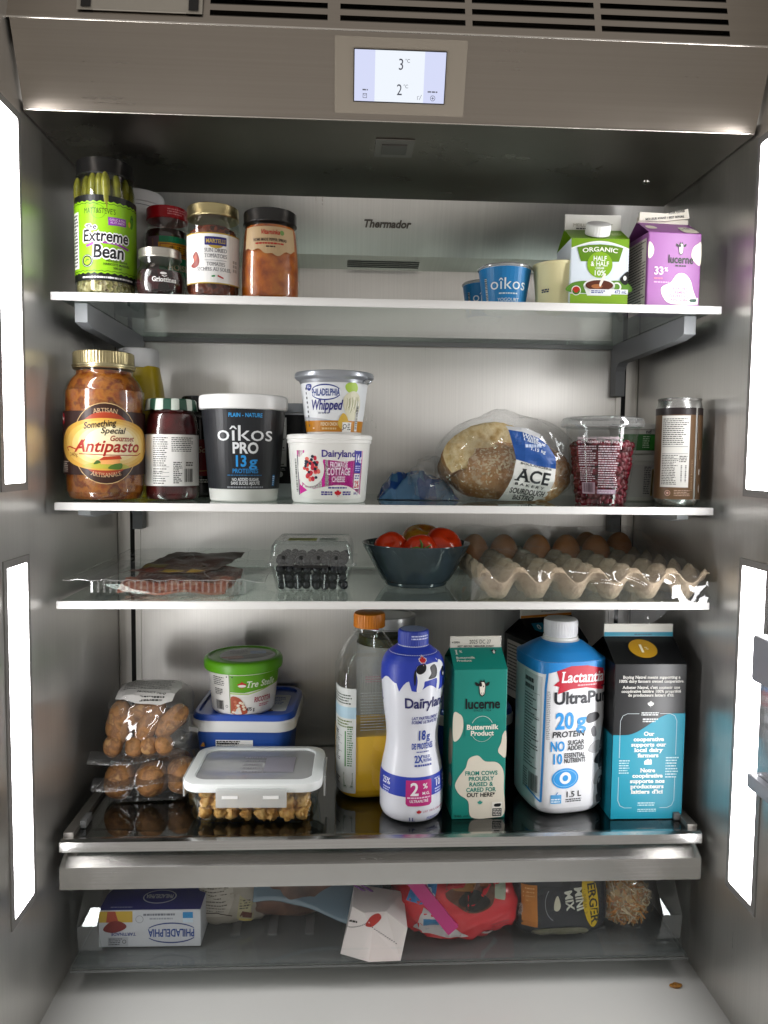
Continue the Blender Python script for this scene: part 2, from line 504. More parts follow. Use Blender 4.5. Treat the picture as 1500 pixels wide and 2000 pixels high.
def on_round(prof, R, th0=0., n=2, ay=1., slope=True):
    zs = [p[1] for p in prof]
    # arc length table for squarish sections
    N = 720; tab = [0.]; e0 = n
    pts = [(sq(2*PI*k/N, e0)*math.cos(2*PI*k/N), ay*sq(2*PI*k/N, e0)*math.sin(2*PI*k/N)) for k in range(N+1)]
    for k in range(N): tab.append(tab[-1]+math.dist(pts[k], pts[k+1]))
    tot = tab[-1]
    import bisect
    def th(u):
        s_ = (u/R+tot*.75) % tot
        k = min(N-1, max(0, bisect.bisect(tab, s_)-1))
        return 2*PI*(k+(s_-tab[k])/(tab[k+1]-tab[k]))/N
    def fn(u, v, o):
        t = th(u+th0*R)
        for i in range(len(prof)-1):
            a, b = prof[i], prof[i+1]
            if a[1] <= v <= b[1] and b[1] > a[1]: break
        k = (v-a[1])/((b[1]-a[1]) or 1)
        r = a[0]+(b[0]-a[0])*k
        e = (a[2]+(b[2]-a[2])*k) if len(a) > 2 else n
        r = r*sq(t, e)
        return ((r+o)*math.cos(t), (r+o)*math.sin(t)*ay-(o*(1-ay)*.0), v)
    return fn
def on_mesh(v, f, axis='-y'):
    """lay print on an uneven surface, straight from the front (or from above)"""
    bv = BVHTree.FromPolygons([Vector(p) for p in v], f)
    def fn(u, w_, o):
        if axis == '-y': org, d = Vector((u, -1, w_)), Vector((0, 1, 0))
        else: org, d = Vector((u, w_, 1)), Vector((0, 0, -1))
        hit, nn, i, dist = bv.ray_cast(org, d)
        if hit is None:
            hit, nn, i, dist = bv.find_nearest(Vector((u, 0, w_)) if axis == '-y' else Vector((u, w_, .05)))
        return hit-d*(o+.0004)
    return fn

# ================================================================== refrigerator
W2 = .4175; YB = .307; ZF = -.205; ZC = .8564; YW = -.15
fr = thing('refrigerator', 'open stainless steel refrigerator interior with lit side walls and header display', 'refrigerator', (0, 0, ZF))
def fpart(mb, name, mats, smooth=None, parent=None):
    o = mb.build(name, mats, parent or fr, smooth)
    if (parent or fr) is fr: o.location = (0, 0, -ZF)
    return o
for sx in (-1, 1):
    a, b = sorted((sx*W2, sx*(W2+.02)))
    wl = fpart(MB().box(a, b, YW, YB+.02, ZF-.02, 1.12), 'side_wall', STEEL_SIDE)
    # fine folded lip where the wall meets the back
    fpart(MB().box(*sorted((sx*(W2-.0015), sx*W2)), YB-.012, YB-.0105, ZF, .776), 'wall_seam', plain('7d7b77', .35, 1))
    for z0, z1 in ((.445, .841), (-.0355, .3545)):
        x0 = sx*W2
        # frame of four bars round each lamp
        fb = MB()
        y0, y1, t = -.1065, -.0545, .0085
        A = lambda p, q, m, n_: fb.box(*sorted((x0, x0-sx*.0016)), p, q, m, n_)
        A(y1, y1+t*.75, z0-t, z1+t); A(y0-t, y0, z0-t, z1+t); A(y0, y1, z1, z1+t); A(y0, y1, z0-t, z0)
        lp = fpart(fb, 'lamp_frame', plain('8d8b88', .5, .35))
        # lit diffuser with rounded corners
        r = .004; pts = []
        for cy, cz, an in ((y1-r, z0+r, -90), (y1-r, z1-r, 0), (y0+r, z1-r, 90), (y0+r, z0+r, 180)):
            for k in range(5):
                tt = math.radians(an+22.5*k); pts.append((cy+r*math.cos(tt), cz+r*math.sin(tt)))
        ap = MB().prism(pts, 'x', x0-sx*.0002, x0-sx*.0012)
        fpart(ap, 'lamp_diffuser', emit('lamp_light', (1, .99, 1.), STRIP), parent=lp)
# back wall and vertical shelf tracks
fpart(MB().box(-W2, W2, YB, YB+.02, ZF-.02, .776), 'back_wall', STEEL_BACK)
for sx in (-1, 1):
    x = sx*.396
    tr = fpart(MB().box(x-.012, x+.012, YB-.003, YB-.0002, -.02, .77), 'shelf_track', STEEL_BACK)
    fpart(MB().box(x-.0035, x+.0035, YB-.0036, YB-.003, -.02, .765), 'track_slot', plain('060606', .6), parent=tr)
# cold air duct cover carrying the maker's name
dc = MB()
dc.add([(-W2, .215, ZC), (W2, .215, ZC), (W2, .25, .783), (-W2, .25, .783)], [(0, 3, 2, 1)])
dc.add([(-W2, .25, .783), (W2, .25, .783), (W2, YB, .7755), (-W2, YB, .7755)], [(0, 3, 2, 1)])
duct = fpart(dc, 'duct_cover', STEEL_BACK)
gb = MB()
for i in range(4):
    t0 = .38+.13*i
    y0_ = .25+(YB-.25)*t0; z0_ = .783-.0075*t0
    gb.box(-.056, .056, y0_, y0_+.0016, z0_-.0009, z0_-.0004)
fpart(gb, 'air_slot', plain('050505', .7), parent=duct)
lb = Lab()
lb.text('Thermador', 0, 0, 10.5, '625a52', 1, w='h', sh=.22, fit=70)
lb.build('brand_lettering', duct, on_plane((.002, .2315-.0006, .8195), (1, 0, 0), (0, -.035, .0734)))
# ceiling with latch and screws
fpart(MB().box(-W2+.002, W2-.002, -.0405, .2155, ZC, ZC+.012), 'ceiling', steel('brushed_steel_ceiling', '857e76', .3, (1, 0, 0), .5, (6, 6, 6)))
sw = fpart(MB().box(-.0235, .0235, .003, .056, ZC-.0016, ZC-.0002, bev=.0006), 'light_switch', plain('8d8983', .35, .9))
fpart(MB().box(-.0155, .0155, .0165, .045, ZC-.0030, ZC-.0016, bev=.0006), 'switch_button', plain('6d6a66', .3, .9), parent=sw)
for x in (-.352, .349):
    v, f = rings([(.0001, -.004), (.003, -.0036), (.0048, -.002), (.005, 0)], 16)
    fpart(MB().add(place(v, (x, .115, ZC)), f), 'ceiling_screw', plain('b5b2ad', .25, 1), 60)
# header: leaning face with the display, air grille above
hd = MB()
hy, hy2, hz2 = -.043, -.0762, .9365
hd.prism([(hy, ZC-.0005), (hy2, hz2), (hy2+.03, hz2), (-.0405, ZC+.0125), (-.0405, ZC-.0005)], 'x', -W2+.0035, W2-.0035)
header = fpart(hd, 'header', STEEL_TOP)
eg = MB().tube([(-W2+.004, hy-.0002, ZC), (W2-.004, hy-.0002, ZC)], .0009, 6)
eg.tube([(-W2-.02, hy2-.0002, hz2), (W2+.03, hy2-.0002, hz2)], .001, 6)
fpart(eg, 'header_edge', plain('d8d2ca', .25, 1), 60)
def hplane(u0, v0): # on the leaning header face, v measured up the slope from its lower edge
    d = Vector((0, hy2-hy, hz2-ZC)).normalized()
    return on_plane(Vector((u0, hy, ZC))+d*v0, (1, 0, 0), d)
pn = Lab()
pn.rect(-72.3, 7, 72.6, 81, 'a2988a', 6, r=1.5)
panel = pn.build('control_panel', fr, hplane(.0005, 0)); panel.location = (0, 0, -ZF)
def escreen():
    H = hplane(.0005, 0)
    mb = MB()
    def q(x0, y0, x1, y1, o, mi): mb.add([H(x/1000, y/1000, o) for x, y in ((x0, y0), (x1, y0), (x1, y1), (x0, y1))], [(0, 1, 2, 3)], mi)
    q(-51.5, 18.6, 50.5, 70, .0016, 0)
    q(-50.5, 19.6, 49.6, 69, .0018, 1); q(-28, 19.6, 26.4, 69, .0019, 2)
    o = mb.build('display_screen', [plain('101014', .3), emit('screen_tint', (.72, .76, 1), .95), emit('screen_white', (.88, .93, 1), 1.0)], panel)
    for dg, x_, y_ in (('3', .5, 51), ('2', -.5, 26.5)):
        t = Lab(); t.text(dg, x_, y_, 10.5, '5a5e6e', 1, w='n', sx=.85); t.text('°C', x_+7, y_+7, 3.4, '5a5e6e', 1, w='n')
        t.build('temperature_reading', panel, lambda u, v, o: H(u, v, o+.0018))
    t = Lab()
    t.arcband(37, 24.5, 2.8, 2.8, .5, '6a6e80', 1); t.rect(35.6, 24.2, 38.4, 24.8, '6a6e80', 2); t.rect(36.7, 23.1, 37.3, 25.9, '6a6e80', 2)
    t.greek(31, 30, 43, 31.4, 1, '7a7e90', 1, 1, 0); t.line([(20, 22.5), (20, 26), (22, 26)], .5, '8a8ea0', 1); t.line([(22, 22.5), (24.5, 27.5)], .5, '8a8ea0', 1)
    t.build('settings_icon', panel, lambda u, v, o: H(u, v, o+.0018))
    t = Lab()
    t.rect(-41, 22.6, -36.5, 23.1, '7a7e90', 1); t.rect(-41, 26.6, -36.5, 27.1, '7a7e90', 1); t.rect(-41, 22.6, -40.5, 27, '7a7e90', 1); t.rect(-37, 22.6, -36.5, 27, '7a7e90', 1)
    t.line([(-40.5, 26.8), (-38.7, 24.6), (-37, 26.8)], .4, '7a7e90', 1)
    t.greek(-41.5, 30, -35.5, 31.4, 1, '7a7e90', 1, 1, 0)
    t.build('timer_icon', panel, lambda u, v, o: H(u, v, o+.0018))
escreen()
# grille above the header: a real slotted plate, slot by slot
gy = hy2+.001; zt = 1.06
slots_x = [(-.2055, -.0795), (-.066, .0705), (.078, .214), (.2215, .366)]
gm = MB()
rows = [(.9475+.0143*k, .9475+.0143*k+.0072) for k in range(5)]
edges_x = [-W2-.03]+[e for s_ in slots_x for e in s_]+[W2+.05]
lean = .28
def gq(x0, x1, z0, z1):
    gm.add([(x0, gy+(z0-hz2)*lean, z0), (x1, gy+(z0-hz2)*lean, z0), (x1, gy+(z1-hz2)*lean, z1), (x0, gy+(z1-hz2)*lean, z1)], [(0, 1, 2, 3)])
for i in range(0, len(edges_x)-1):
    x0, x1 = edges_x[i], edges_x[i+1]
    if i % 2 == 0: gq(x0, x1, hz2, zt)
    else:
        zz = hz2
        for a, b in rows:
            gq(x0, x1, zz, a); zz = b
        gq(x0, x1, zz, zt)
gr = fpart(gm, 'air_grille', STEEL_TOP)
for a, b in rows:
    for x0, x1 in slots_x:
        ys = gy+(a-hz2)*lean
        fpart(MB().box(x0, x1, ys+.0006, ys+.020, a-.0005, a+.0012), 'grille_slat', plain('55504a', .4, .8), parent=gr)
fpart(MB().box(-W2, W2, gy+.05, gy+.055, hz2, zt), 'grille_backing', DARK, parent=gr)
fp = MB()
yl = gy+(.9475-hz2)*lean
fp.add([(-.345, yl-.002, .9475), (-.213, yl-.002, .9475), (-.213, yl+.006-.002, .977), (-.345, yl+.006-.002, .977)], [(0, 1, 2, 3)])
fpo = fpart(fp, 'filter_flap', plain('b9b2a6', .4, .1), parent=gr)
for a, b in ((-.3405, -.330), (-.2275, -.217)):
    fpart(MB().add([(a, yl-.0026, .9505), (b, yl-.0026, .9505), (b, yl+.0014, .972), (a, yl+.0014, .972)], [(0, 1, 2, 3)]), 'flap_clip', plain('15120f', .5), parent=gr)
fpart(MB().box(-.328, -.23, yl-.0022, yl-.0012, .9475, .9485), 'flap_lip', plain('d8d2c8', .3, .7), parent=gr)
# bottom of the cabinet
fpart(MB().box(-W2, W2, -.36, YB, ZF-.02, ZF), 'cabinet_floor', plain('dcdcd8', .16, 0, .5, bump=.02, bscale=8))

# ================================================================== cantilever shelves
def bracket(sx, deep):
    """shelf arm: cross section in (y, z), deeper at the back with a hook into the track"""
    x = sx*.3815
    d0, d1, d2 = deep
    out = [(.035, -.006), (.035, d0), (.06, d0-.004), (.268, d1), (.276, d1-.005), (.280, d1-.012), (.280, d2), (.3035, d2), (.3035, -.006)]
    mb = MB().prism(out, 'x', x-.0075, x+.0075)
    return mb
def cshelf(z, label, deep, back=.302):
    t = thing('glass_shelf', label, 'shelf', (0, 0, z), group='cantilever glass shelves')
    MB().box(-.402, .402, .004, back, -.0052, -.0002, bev=.0005).build('glass_pane', GLASS, t)
    MB().box(-.405, .405, -.0005, .0045, -.0095, .0, bev=.0012).build('front_trim', plain('f2f1ee', .3), t, 40)
    MB().box(-.40, .40, back-.004, back+.001, -.012, -.0054).build('rear_trim', plain('8b8d8c', .4, .3), t)
    for sx in (-1, 1):
        bracket(sx, deep).build('bracket', plain('a8abae', .42), t)
    return t
cshelf(.668, 'top glass shelf with white front edge, holding jars and small cartons', (-.029, -.037, -.088))
cshelf(.4194, 'second glass shelf from the top, under the bread and large yogurt tub', (-.0175, -.024, -.058))
cshelf(.2995, 'third glass shelf from the top, under the bowl of tomatoes and eggs', (-.0125, -.018, -.05))
# bottom shelf: glass in a metal frame, covering the drawer
t = thing('framed_glass_shelf', 'bottom dark glass shelf in a metal frame under the milk bottles', 'shelf', (0, 0, 0))
MB().box(-.392, .392, .008, .302, -.006, -.0003).build('glass_pane', clear('dark_glass', 'bfc5c3', .09, .012, edge=.85), t)
MB().prism([(-.0058, -.0002), (-.0058, -.0125), (.008, -.0125), (.008, .0), (.0, .0015)], 'x', -.405, .405).build('front_trim', STEEL_TRIM, t)
for sx in (-1, 1):
    MB().box(*sorted((sx*.392, sx*.405)), .008, .302, -.012, .006, bev=.001).build('side_rail', plain('77746f', .45, .8), t, 40)
    MB().box(*sorted((sx*.384, sx*.3918)), .03, .055, .0005, .010, bev=.001).build('side_clip', plain('5a5b5a', .5), t, 40)
# drawer
DZ = -.170
t = thing('drawer', 'wide clear plastic drawer with a full width metal handle bar', 'drawer', (0, 0, DZ))
def dpart(mb, name, mats, smooth=None, parent=None):
    o = mb.build(name, mats, parent or t, smooth)
    if parent is None: o.location = (0, 0, -DZ)
    return o
dpart(MB().prism([(-.0064, -.032), (-.0064, -.0602), (-.003, -.0615), (.035, -.0615), (.035, -.0165), (.022, -.0165)], 'x', -.405, .405), 'handle_bar', STEEL_TRIM)
dpart(MB().box(-.398, .398, .0352, .297, -.045, -.041), 'top_rim', plain('8b8b88', .4, .4))
dpart(MB().box(-.396, .396, .0, .0035, DZ, -.0617), 'front_pane', ACRYL)
fl = dpart(MB().box(-.396, .396, .0037, .297, DZ, DZ+.003), 'drawer_floor', clear('drawer_base', 'd9dcdc', .06, .06, edge=.5, haze=.28, hazecol='a0a3a2'))
for sx in (-1, 1):
    dpart(MB().box(*sorted((sx*.3925, sx*.396)), .0037, .297, DZ+.0032, -.0462), 'drawer_side', ACRYL)
    # clear corner post with foot; upper facet added, tilted to mirror the lamps
    dpart(MB().prism([(.060, -.063), (.062, -.063), (.012, -.118), (.010, -.118)], 'x', *sorted((sx*.366, sx*.391))), 'lamp_mirror_facet', clear('facet_plastic', 'eef0f0', .06, .02, edge=.3))
    dpart(MB().prism([(sx*.391, -.1182), (sx*.366, -.1182), (sx*.36, -.150), (sx*.389, -.150)], 'y', .010, .012), 'corner_post', clear('post_plastic', 'eef0f0', .06, .08, haze=.06))
    dpart(MB().box(*sorted((sx*.355, sx*.391)), .005, .022, -.1655, -.152, bev=.002), 'post_foot', PET, 40)
rb = MB()
rb.tube([(-.325, -.0004, -.148), (.345, -.0004, -.148)], .0012, 6); rb.tube([(-.325, -.0004, -.1605), (.345, -.0004, -.1605)], .0012, 6)
dpart(rb, 'moulded_rib', ACRYL, 60)
dpart(MB().box(-.396, .396, -.0012, .0, DZ-.0015, DZ+.0008), 'lower_edge', plain('6f7271', .3))
dpart(MB().box(-.392, .392, .2935, .2965, DZ+.0032, -.0462), 'drawer_back', clear('drawer_back', 'c8cac8', .05, .1, haze=.25, hazecol='b0b0ac'))
rl = MB()
for i in range(15):
    x = -.35+.05*i
    rl.box(x-.006, x+.006, .06, .28, DZ+.0031, DZ+.0055)
dpart(rl, 'floor_rib', clear('rib_plastic', 'c8cccc', .08, .06, haze=.15))
# crumb on the cabinet floor
v, f = blob(.0085, .005, .0022, 2, 18, 10, .0015, 300, 3)
tag(obj('dried_crumb', v, f, food('crumb', ['7a4d14', 'b07a2a'], 300), None, 60, loc=(.378, -.006, ZF+.0018)), 'small orange brown crumb on the white floor at right', 'crumb')
# grey door bin of the opened right-hand door
t = thing('door_bin', 'grey plastic door bin corner at the right edge of the picture', 'door bin', (.4, -.2, .155))
bm_ = MB()
def bshell(name, x0, y0, z0, x1, y1, z1, m, bev=.004): return MB().box(x0, x1, y0, y1, z0, z1, bev=bev).build(name, m, t, 40)
bshell('top_rail', -.042, -.30, .1, .08, .012, .148, plain('8f9097', .4))
bshell('front_wall', -.036, -.29, .004, -.030, .004, .1, clear('bin_plastic', 'd4d6da', .12, .1, haze=.25), .002)
bshell('end_wall', -.03, .002, .004, .08, .006, .1, clear('bin_plastic'), .0015)
bshell('base', -.042, -.30, -.012, .08, .012, .004, plain('9a9ba2', .35))
for sx in (-1, 1):
    o = MB().box(*sorted((sx*.484, sx*.535)), -.66, -.155, ZF, .93, bev=.006).build('door', plain('d9d9d6', .4), fr, 40); o.location = (0, 0, -ZF)

# ================================================================== builders for packs
def lid_round(r, z0, z1, mat, parent, name='lid', knurl=0, amp=.0004, top_in=.0012):
    """jar lid with rolled edge, optionally knurled"""
    seg = knurl*4 if knurl else 56
    prof = [(r*.97, z0), (r, z0+.0008), (r, z0+.0022), (r*.985, z0+.003), (r*.985, z1-.0025), (r*.975, z1-.0008), (r*.94, z1), (r*.86, z1), (r*.83, z1-top_in), (.0005, z1-top_in)]
    v, f = rings(prof, seg)
    if knurl:
        for i in (3, 4):
            for k in range(seg):
                if k % 4 in (0, 1):
                    p = v[i*seg+k]; s = (r*.985-amp)/(r*.985); v[i*seg+k] = (p[0]*s, p[1]*s, p[2])
    return obj(name, v, f, mat, parent, 35)
def jar(t, prof, contents, cmat, inset=.0022, gmat=None, name='jar'):
    g = lathe('glass_body', prof, gmat or JAR, t, cap1=False, smooth=50)
    if contents:
        z0, z1 = contents
        cp = [(p[0]-inset, max(p[1], z0)) for p in prof if z0-.004 <= p[1] <= z1]
        cp = [(max(p[0], .001), p[1]) for p in cp]
        # clip the top at the fill level
        for i in range(len(prof)-1):
            a, b = prof[i], prof[i+1]
            if a[1] < z1 < b[1]: cp.append((a[0]+(b[0]-a[0])*(z1-a[1])/(b[1]-a[1])-inset, z1))
        lathe('contents', cp, cmat, t, smooth=50)
    return g
def cup(t, r0, r1, h, mat, lidmat=None, lr=None, lz=None, lh=.008, name='tub_body', n=2, ay=1., base=None):
    prof = [(r0*.9, 0), (r0, .002), (r1, h)] if not base else base
    o = lathe(name, prof, mat, t, n=n, ay=ay, smooth=35)
    if lidmat:
        R = lr; z = lz
        lathe('lid', [(R*.965, z-.001), (R, z), (R, z+lh*.65), (R*.985, z+lh*.9), (R*.95, z+lh), (R*.9, z+lh), (R*.885, z+lh-.0015), (.001, z+lh-.0015)], lidmat, t, n=n, ay=ay, smooth=40)
    return prof
def carton(t, w_, d, hb, hg, hf, body, roof, fin, side=None, gus=None):
    """gable-top carton, front at -y"""
    x, y = w_/2, d/2; zr = hb+hg
    mb = MB()
    mb.box(-x, x, -y, y, 0, hb, 0, bev=.0012)
    V = [(-x, -y, hb-.0006), (x, -y, hb-.0006), (x, y, hb-.0006), (-x, y, hb-.0006), (-x, -.0012, zr), (x, -.0012, zr), (x, .0012, zr), (-x, .0012, zr), (-x+d*.36, 0, zr-.008), (x-d*.36, 0, zr-.008)]
    mb.add(V, [(0, 1, 5, 4), (2, 3, 7, 6)], 1)
    mb.add(V, [(3, 0, 8), (0, 4, 8), (7, 3, 8), (1, 2, 9), (5, 1, 9), (2, 6, 9), (4, 7, 8), (6, 5, 9)], 3)
    o = mb.build('carton_body', [body, roof, fin, gus or roof], t)
    MB().box(-x+.0004, x-.0004, -.0013, .0013, zr-.001, zr+hf, bev=.0008).build('top_seal', fin, t)
    return o
def roof_map(d, hb, hg):
    return on_plane((0, -d/2, hb), (1, 0, 0), (0, d/2-.0012, hg))
def cap_screw(t, r, h, mat, loc, rot=(0, 0, 0), name='screw_cap', ribs=28):
    seg = ribs*4
    prof = [(r*.97, 0), (r, .0008), (r, h*.8), (r*.96, h*.94), (r*.88, h), (.0005, h)]
    v, f = rings(prof, seg)
    for i in (1, 2):
        for k in range(seg):
            if k % 4 in (0, 1):
                p = v[i*seg+k]; v[i*seg+k] = (p[0]*.97, p[1]*.97, p[2])
    return obj(name, place(v, loc, rot), f, mat, t, 35)
def prof_at(prof, z):
    for a, b in zip(prof, prof[1:]):
        if a[1] <= z <= b[1] and b[1] > a[1]: return a[0]+(b[0]-a[0])*(z-a[1])/(b[1]-a[1])
    return prof[-1][0]
def cow_head(lb, cx, cy, s, L=3, ol='111111', fc='f4f2ec'):
    """small cow face emblem"""
    P = lambda q: [(cx+x*s, cy+y*s) for x, y in q]
    lb.smooth(P([(-.42, .3), (-.36, -.3), (-.3, -.75), (0, -1.05), (.32, -.75), (.38, -.3), (.42, .3), (.3, .75), (0, .85), (-.3, .75)]), ol, L)
    lb.smooth(P([(-.33, .25), (-.28, -.3), (-.22, -.7), (0, -.93), (.24, -.7), (.3, -.3), (.33, .25), (.22, .65), (0, .73), (-.22, .65)]), fc, L+1)
    lb.smooth(P([(-.42, .5), (-.85, .75), (-.8, .35), (-.45, .25)]), ol, L+1); lb.smooth(P([(.42, .5), (.85, .75), (.8, .35), (.45, .25)]), ol, L+1)
    lb.smooth(P([(-.3, .2), (-.05, .25), (-.1, .65), (-.28, .6)]), ol, L+2)
    lb.ell(cx+.14*s, cy+.2*s, .07*s, .1*s, ol, L+2); lb.ell(cx-.1*s, cy-.62*s, .06*s, .06*s, ol, L+2); lb.ell(cx+.12*s, cy-.62*s, .06*s, .06*s, ol, L+2)
    lb.poly(P([(-.3, .7), (-.2, 1.1), (-.08, .8)]), ol, L+2); lb.poly(P([(.08, .8), (.2, 1.1), (.3, .7)]), ol, L+2)
    lb.line(P([(-.2, -.8), (0, -.86), (.2, -.8)]), .06*s, ol, L+2)
BASE_R = [(0, 0)]
Z1, Z2, Z3 = .668, .4194, .2995

# ================================================================== top shelf
# --- pickled bean jar
t = thing('pickle_jar', 'tall pickled bean jar with lime green label and black lid', 'jar', (-.3522, .041, Z1+.0002), facing(-.3522, .041, .02))
P_ = [(.030, 0), (.0338, .0015), (.0352, .005), (.0356, .012), (.0356, .118), (.0349, .125), (.0330, .132), (.0322, .137), (.0322, .143)]
lathe('glass_body', P_, JAR, t, cap1=False, smooth=50)
lathe('seasoning', [(.028, .0012), (.0325, .003), (.0335, .008), (.0335, .020), (.030, .024)], food('mustard_seed', ['8d8350', 'c9bb83', '6d6a2c', 'd8cfa0', '5d4a20'], 260, .4, 1, True), t, smooth=50)
bmat = food('pickled_bean', ['5e5f16', '7c7a26', '8d8734'], 60, .3, .15)
bv0 = curve([(.0006, 0), (.0035, .003), (.0056, .012), (.006, .05), (.0058, .095), (.0050, .106), (.0028, .112), (.0006, .114)], 3)
bme = None
for ring, nb, rr in ((0, 17, .0275), (1, 10, .0180)):
    for k in range(nb):
        a = 2*PI*k/nb+ring*.3
        if bme is None:
            o = lathe('bean', bv0, bmat, t, 12, smooth=60); bme = o.data
        else:
            o = bpy.data.objects.new('bean', bme); COL.objects.link(o); o.parent = t
        o.location = (rr*math.cos(a), rr*math.sin(a), .0235+random.uniform(0, .004)); o.rotation_euler = (random.uniform(-.045, .045), random.uniform(-.045, .045), a)
        o.scale = (random.uniform(.85, 1.05),)*2+(random.uniform(.98, 1.06),)
lathe('bean_core', [(.020, .02), (.022, .024), (.022, .122), (.016, .128)], plain('7f7c2a', .4), t)
lathe('brine', [(.0345, .021), (.0347, .112), (.0338, .124), (.0315, .135)], clear('brine', 'efedc4', .02, .1), t, cap0=False, cap1=True, smooth=50)
lid_round(.0336, .1405, .1598, plain('141414', .28), t)
lb = Lab()
wav = lambda y, amp, n=60: [(-62+124*k/n, y+amp*math.sin(k*1.7)) for k in range(n+1)]
lb.rect(-62, 15.5, 62, 114.5, '101210', 1)
lb.poly(wav(24, .9)+wav(107, .9)[::-1], '8cc21a', 2)
for y in (26.5, 104.5): lb.line(wav(y, .7), .7, '2a4a08', 3)
lb.text("MATT&STEVE'S", -8, 93, 6.2, '2c3a10', 3, w='n', sx=.62, sh=.1); lb.arcband(-9, 95, 8, 8, .5, '5d8a18', 3)
lb.poly([(2, 80), (24, 81.5), (23.5, 90.5), (2, 89.5)], '8b3aa0', 3); lb.text('GARLIC & DILL', 13, 86, 2.4, 'f0e0f4', 4, w='n', fit=19, rot=.03); lb.text('AIL ET ANETH', 13, 82.6, 2.4, 'f0e0f4', 4, w='n', fit=17, rot=.03)
lb.text('The', -18, 74, 6, '141414', 6, sh=.2, rot=.1, out=('f4f4f4', 2))
lb.line([(-24, 55), (-10, 60), (10, 59.5), (27, 55)], 3, '9a3f9e', 4)
lb.text('Extreme', -1, 61, 13, '141414', 6, w='b', sh=.12, fit=54, rot=.02, out=('f4f4f4', 3))
lb.text('Bean', 2, 42, 15, '141414', 6, w='b', sh=.12, fit=36, rot=.02, out=('f4f4f4', 3))
lb.text('PICKLED BEANS', 12, 37.5, 2.6, '1c2a08', 3, fit=26); lb.text('HARICOTS MARINÉS', 12, 33.5, 2.6, '1c2a08', 3, fit=32); lb.text('500 ml', 12, 29.5, 2.4, '1c2a08', 3)
lb.ell(-23, 38, 7.6, 7.6, '161a10', 3); lb.arcband(-23, 38, 6.8, 6.8, .5, 'dfe8c8', 4); lb.ell(-23, 38, 4.6, 4.6, '9ad02a', 4); lb.line([(-25.5, 37), (-23, 39.5), (-20.5, 39)], 1.1, '2e5a10', 5)
lb.smooth([(30, 84), (34, 82), (37, 90), (35, 98), (31, 96)], '4d8a12', 3); lb.ell(29, 86, 2, 3.4, 'e8d23a', 4); lb.ell(34, 94, 1.1, 1.4, '101010', 4)
lb.greek(-30, 18.2, 34, 20.2, 1, 'e8e8e8', 2, 1, 0); lb.leaf(4, 19.2, 1.8, 'f4f4f4', 3)
lb.rect(-50, 30, -36, 96, 'f0f0e8', 3); lb.greek(-49, 32, -37, 94, 16, '222222', 4)
lb.build('label', t, on_round(P_, .0356), 4)

# --- white tub at the back
t = thing('white_tub', 'tall plain white tub with navy patch behind the pickle jar', 'tub', (-.3418, .142, Z1+.0002))
pr = cup(t, .030, .0352, .142, WHITE, plain('e6e4e2', .4), .037, .143, .0145)
lb = Lab(); lb.smooth([(14, 92), (30, 104), (44, 100), (46, 70), (40, 52), (22, 64)], '1a2f6a', 1); lb.greek(18, 119, 32, 127, 2, '6a6a70', 1, .6); lb.line([(-30, 137), (0, 138), (30, 137)], .7, '6b6b70', 1)
lb.build('label', t, on_round(pr, .033, .3), 4)

# --- red lid sauce jar
t = thing('sauce_jar', 'dark sauce jar with red lid and green and orange label', 'jar', (-.2913, .1, Z1+.0002), facing(-.29, .1, .1))
P_ = [(.026, 0), (.0285, .002), (.0296, .008), (.0296, .088), (.0290, .094), (.0262, .100), (.0248, .104), (.0248, .114)]
jar(t, P_, (.002, .098), food('hoisin', ['2a0f10', '3b1414'], 30, .3, .1))
lid_round(.0262, .1115, .1269, plain('b3121f', .3), t)
lb = Lab()
lb.rect(-30, 24, 60, 87, '158a5c', 1, r=2); lb.rect(-30, 24, -13, 87, '6d5560', 2); lb.line([(-30, 40), (-20, 60), (-22, 84)], 2, '8a6a58', 3)
lb.rect(-14, 61, 40, 79, 'e0a020', 3); lb.rect(-12, 62.5, 38, 77.5, 'b8501c', 4); lb.rect(-11, 63.5, 37, 76.5, 'e8a824', 5)
rd = random.Random(5)
for i in range(3):
    x = 3+i*9
    for k in range(4): lb.rect(x-3, 66+k*2.4, x+3, 66.8+k*2.4, '3a1c08', 6)
    lb.rect(x-.4, 65, x+.4, 75.5, '3a1c08', 7); lb.line([(x-3, 65), (x, 70), (x+3, 65)], .8, '3a1c08', 7)
lb.greek(-8, 64.3, 36, 65.6, 1, '8a2a10', 6, 1, 0)
lb.text('HOISIN', 14, 45, 7, 'f0e6c0', 3); lb.smooth([(2, 26), (20, 22), (44, 30), (40, 40), (16, 37)], '0c5a3a', 2)
lb.build('label', t, on_round(P_, .0296), 4)
lb = Lab(); lb.greek(-2, 114.8, 24, 123.5, 3, 'e08a8e', 1, .5); lb.build('lid_print', t, on_round([(.0259, .112), (.0259, .127)], .0259), 4)

# --- small cherry jar
t = thing('cherry_jar', 'small squat jar of dark cherries with silver lid', 'jar', (-.2851, .0335, Z1+.0002), facing(-.285, .03, .16))
P_ = curve([(.021, 0), (.0262, .0022), (.0292, .009), (.0299, .018), (.0286, .029), (.0252, .036), (.0236, .0395), (.0236, .0465)], 4)
jar(t, P_, (.002, .031), food('cherry', ['14060a', '2a0a12', '3a0f16'], 90, .25, .5, True), .0024)
lid_round(.0256, .0462, .0575, plain('c9c4ba', .28, .9), t)
lb = Lab()
lb.text('Griottines', 0, 15.5, 5.4, 'f2f0ee', 2, serif=True, fit=29, w='b')
lb.ell(-1, 25.5, 4, 1.5, 'e8e4e2', 2); lb.line([(-3, 23), (0, 21.7), (3, 23)], 1, 'e8e4e2', 2)
lb.build('label', t, on_round(P_, .0299), 3, 4)

